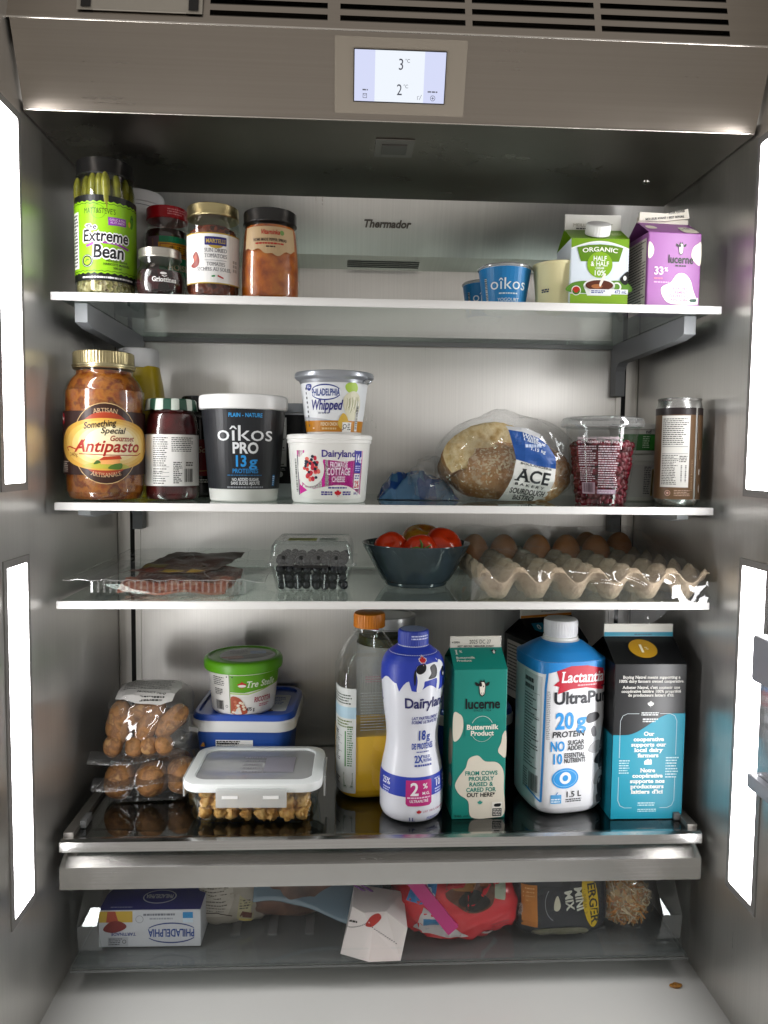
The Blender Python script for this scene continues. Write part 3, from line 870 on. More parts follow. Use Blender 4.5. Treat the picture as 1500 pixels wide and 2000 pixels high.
# --- sun dried tomatoes
t = thing('sun_dried_tomato_jar', 'jar of sun dried tomatoes with gold lid and white label', 'jar', (-.2213, .038, Z1+.0002), facing(-.22, .04, 0))
P_ = [(.029, 0), (.0318, .0018), (.0328, .006), (.033, .012), (.033, .083), (.0322, .089), (.0302, .094), (.0296, .0965), (.0296, .100)]
lathe('glass_body', P_, JAR, t, cap1=False, smooth=50)
v, f = rings([(.024, .002), (.0275, .004), (.0285, .012), (.0285, .076), (.026, .083), (.02, .087), (.001, .088)], 56)
v = [Vector(p)+Vector((p[0], p[1], 0))*(.18*noise.noise(Vector(p)*160)) for p in v]
obj('contents', v, f, food('dried_tomato', ['3a1208', '6b2a14', '8a3a1a', '2a0c06'], 190, .4, 1, True, bscale=220), t, 60)
lid_round(.0316, .0965, .1106, plain('c6b88a', .3, 1), t)
lb = Lab()
lb.rect(-40, 16, 40, 73, 'ecebe8', 1); lb.rect(-40, 73, 40, 74.4, 'b89a3c', 1); lb.rect(-40, 14.6, 40, 16, 'b89a3c', 1)
lb.ell(3, 61, 9, 5, 'b89a3c', 2); lb.rect(-10, 59.5, 16, 69.5, '2c2a72', 3, r=1); lb.text('MARTELLI', 3, 62.2, 4.4, 'b9a052', 4, fit=23, serif=True)
lb.text('SUN DRIED', 3, 51.5, 4.3, '55505a', 3, fit=27, serif=True, w='n'); lb.text('TOMATOES', 3, 45, 4.3, '55505a', 3, fit=27, serif=True, w='n')
lb.rect(-10, 41.7, 16, 42.2, '9a9aa0', 3)
lb.text('TOMATES', 3, 35.5, 4, '55505a', 3, fit=22, serif=True, w='n'); lb.text('SÉCHÉES AU SOLEIL', 1, 29.5, 4, '55505a', 3, fit=42, serif=True, w='n')
lb.smooth([(-24, 33), (-18, 36), (-17, 44), (-21, 52), (-26, 47), (-24, 41), (-29, 36)], '8a2a1c', 3); lb.smooth([(-24, 40), (-20, 44), (-21, 49), (-24, 46)], 'b04a2a', 4)
lb.poly([(-2, 24), (2, 24.6), (2, 22.6), (-2, 22)], '2c8a4a', 3); lb.poly([(5, 23), (12, 20.6), (12, 22.4), (5, 25)], 'b8242a', 3)
for (x, y) in ((25, 31), (29, 31), (25, 36), (29, 36), (25, 41), (29, 41)): lb.rect(x, y, x+2.8, y+3.6, 'b8b8b4', 3)
lb.build('label', t, on_round(P_, .033), 4)

# --- pepper spread
t = thing('pepper_spread_jar', 'orange pepper spread jar with black lid and kraft paper label', 'jar', (-.1518, .041, Z1+.0002), facing(-.15, .04))
P_ = curve([(.030, 0), (.0352, .0022), (.0367, .010), (.0368, .035), (.0355, .060), (.0338, .080), (.0325, .087), (.0308, .091), (.0305, .096)], 4)
jar(t, P_, (.002, .088), food('pepper_spread', ['8a3a05', 'b0560a', 'c06c14'], 75, .35, .4, False, bscale=140), .0022)
lid_round(.0329, .0915, .1073, plain('1c1b1a', .3), t)
lb = Lab()
top = [(-34+68*k/24, 84) for k in range(25)]
bot = [(-34+68*k/24, 57-8*max(0, 1-abs((-34+68*k/24)-6)/24)+1.6*math.sin(k*1.1)) for k in range(25)]
lb.poly(bot+top[::-1], 'b59a74', 1)
lb.text('Vitaminka', 0, 74.5, 5.6, 'a8281c', 3, sh=.25, fit=24, w='b'); lb.ell(15, 77, 2.8, 3, '6a8a4a', 2)
lb.text('HOME MADE PEPPER SPREAD', 0, 66.4, 3.2, '3a2a22', 3, fit=42, serif=True); lb.greek(-18, 62.5, 18, 64.6, 1, 'a8281c', 3, .9, .1); lb.greek(-5, 59, 6, 60.5, 1, '3a2a22', 3, 1, 0)
lb.build('label', t, on_round(P_, .0355), 4, 6)

# --- yogurt cups
def oikos_cup(name, label, x, y, s=1., rz=0., grp='small yogurt cups on the top shelf'):
    t = thing(name, label, 'yogurt cup', (x, y, Z1+.0002), rz, grp)
    pr = [(.0235*s, 0), (.0262*s, .002*s), (.0335*s, .0535*s)]
    lathe('cup_body', pr, plain('e9ebee', .35), t, smooth=35)
    lathe('foil_lid', [(.0325*s, .0535*s), (.0352*s, .054*s), (.0355*s, .0556*s), (.0345*s, .0566*s), (.0338*s, .0575*s), (.0325*s, .058*s), (.0005, .0578*s)], clear('cup_lid', 'd8dde0', .12, .15, haze=.35), t, smooth=35)
    lb = Lab()
    lb.rect(-80*s, 3*s, 80*s, 53*s, '1f7fbf', 1)
    a = s
    lb.text('oîkos', 4*a, 25*a, 14*a, 'eef4f8', 3, w='n', fit=50*a, sp=.02); lb.greek(-9*a, 19*a, 16*a, 20.7*a, 1, 'd8e8f4', 3, 1, 0)
    lb.text('YOGOURT', 4*a, 10*a, 4.2*a, 'eef4f8', 3, w='n')
    lb.rect(-30*a, 8*a, -26*a, 40*a, 'e8eaec', 3); lb.barcode(-30*a, 8*a, -26*a, 40*a, L=4, horiz=True)
    lb.build('label', t, on_round(pr, .0305*s), 5)
    return t
oikos_cup('yogurt_cup', 'blue yogurt cup with white lettering, half hidden behind its larger twin', .1338, .135, .88, -.1)
oikos_cup('yogurt_cup', 'front blue yogurt cup with white lettering and clear lid', .1495, .075, 1., -.14)
t = thing('cream_cup', 'plain ivory plastic cup with fluted wall beside the green carton', 'cup', (.2155, .06, Z1+.0002))
seg = 64; v, f = rings([(.025, 0), (.0268, .002), (.0308, .054), (.0325, .0552), (.0325, .0582), (.0310, .0590), (.0005, .0588)], seg)
for i in (1, 2):
    for k in range(seg):
        if k % 2: q = v[i*seg+k]; v[i*seg+k] = (q[0]*.988, q[1]*.988, q[2])
obj('cup_body', v, f, plain('f0e4b2', .4, sss=.1), t, 60)
lb = Lab(); lb.greek(-3, 20, 8, 25, 2, '2a3048', 2, .7, .1); lb.build('printed_mark', t, on_round([(.0268, .002), (.0308, .054)], .029, -.9), 4)

# --- half and half carton
t = thing('cream_carton', 'green and white half and half cream carton with white screw cap', 'carton', (.2595, .060, Z1+.0002), -.02)
Wc, Dc, hb, hg, hf = .0735, .070, .085, .0195, .0195
carton(t, Wc, Dc, hb, hg, hf, plain('dfe9f2', .38), plain('6f9a1a', .38), plain('e6e4dc', .45), gus=plain('6f9a1a', .38))
lb = Lab()
x = 36.4
lb.rect(-x, -6, x, 10, '86ad2a', 1); lb.poly([(-x, 78), (-x, 66)]+[(-x+2*x*k/16, 66+9*math.sin(PI*k/16)) for k in range(1, 16)]+[(x, 66), (x, 78)], '78a31c', 1)
lb.line([(-x, 65.3)]+[(-x+2*x*k/16, 65.3+9*math.sin(PI*k/16)) for k in range(1, 16)]+[(x, 65.3)], 1.8, 'f4f6f4', 2)
lb.poly([(-29, 67), (-24, 50), (24, 50), (29, 67), (15, 70), (0, 71), (-15, 70)], '5f8a16', 2)
lb.text('ORGANIC', 0, 62.4, 5.2, 'f4f6ee', 3, fit=44, arc=120)
lb.ell(0, 46, 16, 16, '86b41e', 3); lb.text('HALF', 0, 51, 5.6, 'f4f6f0', 4, fit=17); lb.text('& HALF', 0, 44.4, 5.6, 'f4f6f0', 4, fit=23); lb.text('CREAM', 0, 40.6, 2.6, 'f4f6f0', 4, fit=11); lb.text('10%', 0, 33, 6, 'f4f6f0', 4, fit=16)
lb.smooth([(-x, 12), (-x, 22), (-20, 26), (0, 24), (20, 27), (x, 24), (x, 12)], '5c8c2a', 2)
lb.ell(0, 20.5, 20, 8.5, 'eef0ec', 3); lb.poly([(-20, 20), (-15, 8), (15, 8), (20, 20)], 'eef0ec', 3); lb.arcband(22, 19, 6, 6, 2, 'e4e6e2', 3); lb.ell(0, 20.8, 17.5, 6.4, '5a2a16', 4); lb.ell(-3, 19.5, 7, 2.6, 'a8683a', 5); lb.smooth([(1, 19), (3, 22), (8, 34), (5, 34), (0, 23)], 'f2ece2', 6)
lb.smooth([(26, 28), (30, 34), (36, 38), (36, 24), (31, 22)], '1a1a1a', 4); lb.ell(32, 30, 2, 3, 'f0f0ee', 5)
lb.rect(-12, 10, x, 16, 'f0f2f6', 5); lb.greek(-10, 10.8, 8, 14.8, 2, '3a4a9a', 6, .6); lb.text('473 mL', 27, 11, 3.8, '3a4a9a', 6, fit=15, w='b')
lb.ell(-29, 14, 6, 6, 'f0f0ea', 4); lb.ell(-29, 14, 5, 5, 'b8301c', 5); lb.arcband(-29, 14, 5, 5, 2, '3f7a24', 6, 180, 360)
lb.build('front_print', t, on_front(-Dc/2, 0, .0065))
cap_screw(t, .0155, .0135, WHITE, (0, -.021, hb+.0085), (.5, 0, 0))
lb = Lab(); lb.text('MEILLEUR AVANT', 0, 4, 4, 'a8a498', 2, fit=52, w='n'); lb.greek(-22, 1, 4, 2.6, 1, '55554e', 2, 1, 0); lb.build('date_print', t, on_front(-.0013, 0, hb+hg))
lb = Lab(); lb.greek(18, 14, 34, 24, 4, 'c8d8a0', 1, .5); lb.build('roof_print', t, roof_map(Dc, hb, hg))

# --- purple cream carton
t = thing('cream_carton', 'purple cream carton with cream blotches and opened spout top', 'carton', (.3455, .046, Z1+.0002), .075)
Wc, Dc, hb, hg, hf = .069, .069, .0905, .0205, .0125
PUR = plain('925496', .4)
carton(t, Wc, Dc, hb, hg, hf*.5, PUR, PUR, plain('e2ddce', .45), gus=plain('8a4e8e', .4))
# pushed-up spout half of the torn seal
MB().prism([(-.034, hb+hg+.001), (.001, hb+hg+.002), (.033, hb+hg+.007), (.031, hb+hg+.0185), (.002, hb+hg+.0115), (-.033, hb+hg+.0115)], 'y', -.0055, -.0022).build('spout_flap', plain('e6e1d2', .45), t)
lb = Lab()
x = 34.2
cow_head(lb, 8, 68.5, 7.6)
lb.text('lucerne', 8, 50.5, 9.6, '141214', 3, fit=33, w='b'); lb.greek(1, 46.5, 15, 48.2, 1, '141214', 3, 1, 0)
lb.text('33', -20, 36, 9, 'f0dce8', 3, fit=13, serif=True); lb.text('%', -10.5, 40, 4.6, 'f0dce8', 3); lb.greek(-26, 30.5, -14, 32, 1, 'e87a8a', 3, 1, 0); lb.greek(-26, 26, -6, 27.4, 1, 'd8a4ce', 3, 1, 0)
lb.smooth([(-16, 20), (-4, 27), (4, 37), (14, 38), (22, 30), (26, 18), (32, 4), (28, .8), (-2, .8), (-13, 8)], 'e6e0cc', 1)
for i, s_ in enumerate(('DE VACHES', 'FIÈREMENT', 'ÉLEVÉES ICI', 'AVEC SOIN')): lb.text(s_, 7, 18-4.6*i, 3.3, 'c0709a', 3, fit=22+(i == 2)*3)
lb.rect(19, 1, 32.5, 9, 'eceae0', 3); lb.smooth([(22, 4), (29, 4), (30, 7.5), (22, 7)], '1c4a3a', 4)
lb.smooth([(34.2, 50), (27, 52), (22, 60), (24, 70), (30, 75), (34.2, 76)], 'ddd6c2', 1); lb.smooth([(-34.2, 56), (-29, 58), (-27, 66), (-30, 73), (-34.2, 74)], 'ddd6c2', 1)
lb.build('front_print', t, on_front(-Dc/2, 0, .003))
lb = Lab(); lb.rect(-30, 2, 30, 84, 'c6c0b4', 1); lb.greek(-29, 4, 29, 82, 22, '2a2428', 2, .42, .2); lb.build('side_print', t, on_left(-Wc/2))
lb = Lab(); lb.smooth([(14, 2), (30, 1), (33, 12), (26, 24), (12, 20)], 'ddd6c2', 1); lb.rect(12, 12, 28, 22, 'e0dccc', 2); lb.arcband(13, 13, 3, 3, .8, '222222', 3); lb.greek(18, 14, 27, 21, 4, '44403a', 3); lb.smooth([(-30, 12), (-18, 14), (-20, 24), (-30, 24)], 'ddd6c2', 1)
lb.build('roof_print', t, roof_map(Dc, hb, hg))
lb = Lab(); lb.text('MEILLEUR AVANT / BEST BEFORE', 0, 0, 2.6, '2a2624', 2, fit=52, rot=.12); lb.text('POUR OUVRIR', 16, 7.8, 2.8, '2a2624', 2, fit=22, rot=.18); lb.build('date_print', t, on_front(-.0055, 0, hb+hg+.0045))

# ================================================================== second shelf
# --- antipasto
t = thing('antipasto_jar', 'large antipasto mason jar with gold lid and yellow oval label', 'jar', (-.3601, .052, Z2+.0002), facing(-.36, .05, .02))
P_ = curve([(.037, 0), (.0435, .003), (.0472, .011), (.0484, .024), (.0484, .125), (.0470, .137), (.0420, .149), (.0364, .156), (.0352, .160), (.0352, .172)], 4)
jar(t, P_, (.003, .161), food('antipasto', ['6e2c05', '8f450a', '9c5c14', '641e05', '784a10'], 60, .35, .5, False, bscale=90), .0026)
lid_round(.0372, .163, .1842, plain('b5a880', .3, 1), t, knurl=64, amp=.0005)
lathe('lid_ring', [(.0372, .1655), (.0379, .1665), (.0379, .168), (.0372, .169)], plain('bdb28c', .3, 1), t, cap0=False, cap1=False)
lb = Lab()
lb.rect(-76, 33, 76, 110, '2b1714', 1)
lb.arcband(0, 71, 41, 49, .9, 'c0a070', 4); lb.ell(0, 71, 40.2, 48.2, '30190f', 2, 48); lb.ell(0, 71, 36, 38.5, '96381c', 3, 48)
lb.ell(0, 70, 64, 31.5, 'c6973f', 5, 56); lb.ell(2, 70, 55, 28.5, 'cea653', 5.5, 52); lb.ell(4, 70, 46, 25, 'd6b770', 6, 48); lb.ell(5, 71, 38, 22, 'dcc68c', 6.5, 44); lb.ell(6, 72, 30, 19, 'e2d4ac', 7, 40)
lb.text('Something', -7, 90.5, 7.4, '26180e', 8, sh=.3, fit=37, rot=.12, w='b'); lb.text('Special', 8, 83.2, 7, '26180e', 8, sh=.3, fit=28, w='b')
lb.text('Gourmet', 19, 74.2, 6.2, '8a2a16', 8, sh=.25, serif=True, fit=30, w='b')
lb.text('Antipasto', 2, 61, 14, '9a2012', 8, sh=.28, fit=80, w='b', serif=False)
lb.line([(-48, 62), (-52, 66), (-46, 67), (-36, 64), (-28, 70), (-24, 76)], 1.6, '9a2012', 8); lb.line([(-32, 58.5), (0, 57.2), (40, 57), (46, 60)], 1, '9a2012', 8)
lb.smooth([(-28, 44), (-8, 49), (14, 47), (26, 44), (24, 41), (-10, 41)], 'a8a23a', 8); lb.poly([(-6, 46), (-6, 51), (16, 53), (16, 46)], 'd99a5a', 9); lb.poly([(-9, 50.5), (-3, 55), (16, 56.5), (18, 52.5), (-4, 51)], 'a83a1c', 10)
lb.smooth([(-14, 46), (-10, 51), (-6, 48)], '3a5a1c', 10); lb.smooth([(2, 41), (8, 46), (18, 47), (16, 40)], '4a6a24', 11)
lb.text('ARTISAN', 0, 108.5, 5, 'b89a78', 4, serif=True, fit=27, arc=60, w='n'); lb.text('ARTISANALE', 0, 30.5, 5, 'b89a78', 4, serif=True, fit=36, arc=-60, w='n')
lb.text('340g', -40, 55.5, 4.4, '6a4010', 8, w='n'); lb.ell(-63, 101, 4, 7, 'b01a2a', 3); lb.leaf(-63, 101, 2.6, 'f0e0d8', 4); lb.greek(-72, 36, -50, 50, 6, 'd8c8b8', 3, .4)
lb.build('label', t, on_round(P_, .0484), 4, 8)

# --- mustard bottle
t = thing('mustard_bottle', 'yellow squeeze bottle with wide white cap behind the antipasto jar', 'bottle', (-.338, .146, Z2+.0002))
P_ = curve([(.024, 0), (.030, .004), (.0325, .03), (.0325, .09), (.0312, .125), (.0282, .150), (.0245, .172), (.0235, .178)], 4)
lathe('bottle_body', P_, plain('c4a80a', .35), t, n=2.6, smooth=50)
lathe('cap', [(.0262, .176), (.0272, .178), (.0268, .197), (.0255, .2015), (.022, .203), (.001, .203)], plain('e6e6e6', .4), t, smooth=40, loc=(-.0035, 0, 0))
v, f = blob(.014, .010, .024, 2.4, 20, 14, .004, 60, 4)
t = thing('snack_bag', 'small knotted clear bag with yellow clip behind the mustard bottle', 'bag', (-.3, .175, Z2+.0002))
v, f = blob(.028, .03, .062, 2.4, 28, 20, .006, 60, 4); obj('bag', place(v, (0, 0, .061)), f, food('beet_bag', ['3a1c28', '6a4048', '8a6a6a'], 60, .2, .6), t, 40)
MB().box(-.012, .020, -.034, -.026, .122, .131, bev=.001).build('clip', plain('d2b21a', .4), t)

# --- jam jar
t = thing('jam_jar', 'dark red jam jar with green striped lid and white back label', 'jar', (-.2824, .076, Z2+.0002), facing(-.28, .08))
P_ = curve([(.0285, 0), (.0325, .002), (.0346, .008), (.0348, .02), (.0348, .083), (.0338, .095), (.0312, .108), (.0290, .1125), (.0288, .117)], 4)
jar(t, P_, (.002, .115), food('jam', ['2d0409', '4a070e', '5c0d14'], 60, .3, .3), .0024)
seg = 60
prof = [(.0316, .1155), (.0316, .1275), (.0300, .1292), (.0005, .1292)]
v, f = rings(prof, seg); fm = []
for i in range(3):
    for k in range(seg): fm.append(1 if (k//3) % 2 and i < 3 else 0)
fm += [0, 0]
for k in range(seg):
    q = v[k]; s_ = 1.07 if (k//3) % 2 else 1.02; v[k] = (q[0]*s_, q[1]*s_, q[2]-.001*((k//3) % 2))
obj('lid', v, f, [plain('1f4a38', .4), plain('c6cfc4', .4)], t, 35, fm)
lb = Lab()
lb.rect(-46, 19, 46, 84, 'e8e6e2', 1); lb.greek(-24, 44, -4, 81, 14, '2a2a2a', 2, .42); lb.greek(0, 62, 30, 81, 8, '2a2a2a', 2, .42, .15)
lb.greek(-24, 21, -4, 42, 7, '2a2a2a', 2, .35, .5); lb.rect(-24, 43, -3, 43.4, '2a2a2a', 2); lb.rect(-24, 36, -3, 36.4, '2a2a2a', 2); lb.rect(-24, 31, -3, 31.4, '2a2a2a', 2)
lb.greek(2, 22, 13, 50, 12, '2a2a2a', 2, .5, .4); lb.greek(18, 44, 30, 50, 2, '55504a', 2, .6); lb.barcode(16, 24, 29, 41)
lb.build('label', t, on_round(P_, .0348), 4, 8)

# --- dark bottle behind
t = thing('sauce_bottle', 'black sauce bottle with dark red label wedged behind the jam jar', 'bottle', (-.2617, .165, Z2+.0002))
P_ = curve([(.028, 0), (.0315, .004), (.032, .02), (.032, .10), (.030, .115), (.024, .122)], 4)
lathe('bottle_body', P_, plain('100a0a', .15), t, smooth=50); cap_screw(t, .026, .020, plain('101214', .4), (0, 0, .1205))
lb = Lab(); lb.rect(-40, 30, 50, 80, '8c1218', 1); lb.arcband(4, 48, 30, 12, 1.2, 'c89a5a', 2, 180, 360); lb.text('Soy', 10, 62, 8, 'e0c8a8', 2, sh=.2); lb.greek(0, 20, 24, 26, 2, 'd8d0c8', 2)
lb.build('label', t, on_round(P_, .032), 4, 10)

# --- large black yogurt tub
t = thing('yogurt_tub', 'large black high protein yogurt tub with white lid', 'tub', (-.1900, .082, Z2+.0002), facing(-.19, .08))
pr = [(.0425, 0), (.0436, .0015), (.0452, .0155), (.0453, .0157), (.0538, .119)]
lathe('tub_body', pr, plain('e9e7e2', .38), t, smooth=25)
lathe('lid', [(.0540, .1165), (.0568, .1175), (.0575, .121), (.0575, .131), (.0568, .134), (.0548, .1352), (.052, .1352), (.0508, .1335), (.0005, .1335)], plain('eeeeec', .35), t, smooth=40)
lb = Lab()
lb.rect(-155, 16, 155, 119, '222428', 1)
lb.text('PLAIN - NATURE', 2, 106.5, 4.8, '3a9fe0', 3, fit=40)
for (tx, x0, wd) in (('o', -27, 11), ('i', -14, 5), ('k', -4.5, 11), ('o', 10, 14), ('s', 24.5, 9)): pass
lb.text('oîkos', 2, 77, 19, 'e2e4e6', 3, w='n', fit=74)
lb.text('PRO', 2, 61.5, 13, 'e4e6e8', 3, w='h', fit=33); lb.text('13', -4.5, 45, 13.2, '2e9ae4', 3, w='h', fit=17); lb.text('g', 12, 45, 12.4, '2e9ae4', 3, w='b', fit=10)
lb.text('PROTEINES', 2, 36.6, 5.2, '2a86c8', 3, w='b', fit=34); lb.greek(-22, 33, 24, 34.4, 1, '2a6a9a', 3, 1, 0)
lb.text('NO ADDED SUGAR', 2, 26.5, 3.8, 'dcdee0', 3, fit=36); lb.text('SANS SUCRE AJOUTÉ', 2, 21.8, 3.8, 'dcdee0', 3, fit=39); lb.greek(-23, 17.4, 27, 19.8, 1, '8a8e94', 3, .9, 0)
lb.rect(43, 20, 48, 34, '1c6aa0', 3); lb.greek(43.4, 21, 47.6, 33, 5, 'c8d8e8', 4, .4)
lb.build('label', t, on_round(pr, .0495), 5)

# --- tub with nutrition table behind
t = thing('nutrition_tub', 'grey lidded black tub showing its nutrition table behind the large yogurt tub', 'tub', (-.136, .185, Z2+.0002), -.1)
pr = [(.037, 0), (.039, .002), (.041, .12)]
lathe('tub_body', pr, plain('b8babc', .4), t, n=3, smooth=30); lathe('lid', [(.040, .1185), (.043, .1195), (.043, .129), (.041, .132), (.0005, .132)], plain('9ea3a8', .35, .4), t, n=3, smooth=40)
lb = Lab(); lb.rect(-38, 20, 40, 116, '17181a', 1); lb.nutrition(-30, 44, 1, 112, L=2, n=14); lb.greek(-28, 38, 0, 42, 2, 'd8d8d8', 2); lb.ell(-8, 33, 4, 4, 'e8e8e8', 2); lb.greek(-28, 28, -14, 36, 3, 'd8d8d8', 2)
lb.build('label', t, on_round(pr, .040, 0, 3), 4)

# --- cottage cheese tub
t = thing('cottage_cheese_tub', 'white and magenta cottage cheese tub with berry picture', 'tub', (-.0778, .070, Z2+.0002), .0)
pr = [(.0462, 0), (.0478, .003), (.0535, .076)]
lathe('tub_body', pr, plain('ecebe6', .36), t, n=2.25, smooth=30)
lathe('lid', [(.0525, .0745), (.0548, .0755), (.0552, .0785), (.0545, .0795), (.0558, .0805), (.0558, .0842), (.0545, .0858), (.0515, .0865), (.0500, .0853), (.0005, .0853)], plain('efeeea', .35), t, n=2.25, smooth=40)
lb = Lab()
MG = 'd01c98'
lb.poly([(-46, 70), (-46, 20)]+[(-46+9*k/8, 20) for k in range(9)]+[(-36, 12), (-36, 8), (44, 12)]+[(46, 12), (46, 70)], 'ecebe6', 1)
lb.rect(-42, 58, -30, 66, MG, 1)
lb.poly([(-40, 12), (-40, 30), (-30, 20), (-18, 18), (-4, 21), (20, 22), (40, 16), (46, 12), (46, 56), (20, 52), (-6, 55), (-8, 40), (-20, 22), (-34, 26), (-38, 12)], MG, 1)
lb.rect(35, 10, 47, 66, MG, 1)
lb.poly([(-40, 11), (-40, 24), (-28, 16)], MG, 2)
lb.ell(-23, 43, 18, 22, 'efeee8', 3); 
rd = random.Random(3)
for i in range(34):
    a = rd.uniform(0, 6.28); q = rd.random()**.6
    x_, y_ = -21+9.5*q*math.cos(a), 44+15*q*math.sin(a)
    if i % 3: lb.ell(x_, y_, rd.uniform(2, 3.2), rd.uniform(2, 3.4), rd.choice(('d8362e', 'e85a48', 'c82a40', 'e87868')), 4+i*.05, 14)
    else: lb.ell(x_, y_, 1.9, 1.9, rd.choice(('2a3046', '1c2236')), 6+i*.05, 14)
lb.rect(-42, 10, -40.5, 60, '4a4a60', 2); lb.barcode(-47, 14, -43.5, 56, L=2, horiz=True)
lb.poly([(-5, 56), (33, 56), (33, 64), (-5, 64)], 'efeee8', 2)
lb.text('Dairyland', 13, 58.2, 8.2, '3c2a8c', 4, fit=43)
lb.text('FROMAGE', 13, 45, 6.6, 'f8e8f4', 4, fit=22); lb.text('COTTAGE', 13, 35.6, 8.4, 'f8e8f4', 4, fit=30, w='b'); lb.text('CHEESE', 13, 27, 6.6, 'f8e8f4', 4, fit=17)
lb.smooth([(-30, 6), (-12, 17), (6, 22.5), (24, 22), (40, 14), (46, 6)], 'efeee8', 3); lb.greek(0, 18.6, 24, 20.6, 1, '3c2a8c', 4, .9, 0)
lb.leaf(12.5, 13, 4.6, 'd0182a', 5); lb.greek(-9, 10, 6, 15.5, 2, '3c2a8c', 4, .7, .1); lb.greek(19, 10, 31, 15.5, 2, '3c2a8c', 4, .7, .1); lb.text('500 g', 38, 11, 2.8, '3c2a8c', 4, fit=7)
lb.rect(34, 38, 44.5, 66, '2c2496', 4); lb.text('14', 37.8, 52, 9.6, 'f4f2fa', 5, fit=6.4); lb.text('g', 43, 53, 7, 'f4f2fa', 5, fit=3); lb.greek(35, 40, 44, 48, 3, 'b8b4e8', 5, .5)
lb.rect(34, 18, 43.5, 37, 'f2f0f0', 4, r=1); lb.text('2%', 38.8, 19.6, 8.6, 'c8203a', 5, fit=8); lb.greek(35, 30, 43, 36, 2, '2c2496', 5, .5)
lb.build('label', t, on_round(pr, .0508, 0, 2.25), 4)

# --- whipped cream cheese on top
t = thing('cream_cheese_tub', 'silver lidded whipped cream cheese tub stacked on the cottage cheese tub', 'tub', (-.0718, .070, Z2+.0002+.0867), -.06)
pr = [(.0345, 0), (.0355, .0015), (.0438, .068)]
lathe('tub_body', pr, plain('dcdcda', .3), t, smooth=30)
lathe('lid', [(.0440, .0645), (.0455, .0685), (.0495, .0705), (.0512, .0725), (.0512, .0765), (.0500, .0785), (.047, .0792), (.0455, .0775), (.0005, .0775)], plain('a4a8ae', .3, .6), t, smooth=40)
v, f = blob(.006, .004, .0035, 2.2, 14, 10); obj('lid_tab', place(v, (.043, -.022, .067)), f, plain('b4b8bc', .15, .8), t, 60)
lb = Lab()
lb.rect(-60, 3, 60, 17, 'bd7d1c', 1); lb.rect(-60, 17, 60, 64, 'dfe2e4', 1); lb.poly([(-60, 17), (-60, 24), (-10, 19), (0, 17)], 'b8bcc2', 2)
lb.smooth([(-34, 62), (-35, 58), (-30, 54), (-26, 57), (-26, 62)], '2a3a86', 3); lb.greek(-33, 57, -27.5, 61, 2, 'e0e4f0', 4, .5, 0)
lb.ell(-8, 52, 19, 9.5, 'e8ebee', 2); lb.arcband(-8, 52, 19, 10, .8, '2a3a86', 3, 25, 155, ry2=1.6); lb.arcband(-8, 52, 19, 10, .8, '2a3a86', 3, 205, 335, ry2=1.6)
lb.text('PHILADELPHIA', -8, 47.8, 8.2, '24408c', 4, fit=35, w='b')
lb.text('Whipped', -8, 30.5, 12, '2c2c7a', 4, w='b', sh=.28, fit=41); lb.greek(-18, 25, -4, 27.6, 1, '9a9ea6', 3, .9, 0)
lb.text('FRENCH ONION', -4, 10.5, 4.2, 'f0dcb8', 3, fit=23); lb.greek(-14, 5.5, 6, 8.4, 1, 'e0c090', 3, .8, 0); lb.greek(-29, 6, -26, 9, 1, 'f0e0c8', 3)
lb.smooth([(18, 54), (16, 60), (20, 64), (30, 64), (33, 56), (26, 50)], 'a8c84a', 3); lb.smooth([(14, 42), (18, 50), (28, 54), (37, 48), (40, 34), (34, 20), (24, 18), (17, 28)], 'd9d6bc', 4)
for k in range(14): lb.line([(18+k*1.3, 30+3*math.sin(k)), (20+k*1.3, 38+4*math.cos(k*2)), (19+k*1.4, 45+2*math.sin(k*3))], .7, ('b8b490', 'efeedd', '9aa070')[k % 3], 5+k*.03)
lb.smooth([(8, 14), (14, 26), (20, 22), (24, 10), (14, 6)], 'd8b24a', 4); lb.rect(14, 3, 27, 15, 'eeeeea', 6); lb.arcband(17.5, 10, 2.8, 2.8, .8, '222222', 7); lb.line([(16, 7.6), (14.6, 5)], .9, '222222', 7); lb.greek(21.5, 5, 26.5, 14, 4, '222222', 7)
lb.rect(33, 4, 38, 42, 'e6e6e2', 5); lb.barcode(33.5, 6, 37.5, 36, L=6, horiz=True); lb.greek(-37, 8, -34, 60, 9, '555a60', 3)
lb.build('label', t, on_round(pr, .0395), 4)
# --- crumpled blue bag
t = thing('crumpled_bag', 'crumpled blue and clear plastic bag lying left of the bread', 'bag', (.045, .15, Z2+.0002))
def crumple(sd, w_, d_, h_, nu=13, nv=7):
    rd = random.Random(sd); vv = []; ff = []
    for j in range(nv+1):
        for i in range(nu+1):
            a, b = i/nu, j/nv
            env = max(0., math.sin(PI*a))**.4*(.35+.65*math.sin(PI*(.15+.8*b)))
            z = h_*env*(.62+.5*noise.noise(Vector((a*3.2+sd, b*2.4, sd)))+.16*rd.uniform(-1, 1))
            if j in (0, nv): z = .0008
            b = 0. if j == 0 else (.04 if j == 1 else b)
            vv.append((-w_/2+w_*a+rd.uniform(-.004, .004), -d_/2+d_*b+rd.uniform(-.003, .003), max(.0008, z)))
    for j in range(nv):
        for i in range(nu):
            q = j*(nu+1)+i; ff += [(q, q+1, q+nu+2), (q, q+nu+2, q+nu+1)] if (i+j) % 2 else [(q, q+1, q+nu+1), (q+1, q+nu+2, q+nu+1)]
    return vv, ff
v, f = crumple(5, .112, .062, .052, 17, 9); 
fm = [0 if noise.noise(Vector(v[q[0]])*38+Vector((3, 1, 2))) > -.05 else 1 for q in f]
bl1, bl2 = plain('164488', .2, 0, .6, bump=.9, bscale=55), plain('3f7098', .2, 0, .6, bump=.9, bscale=55)
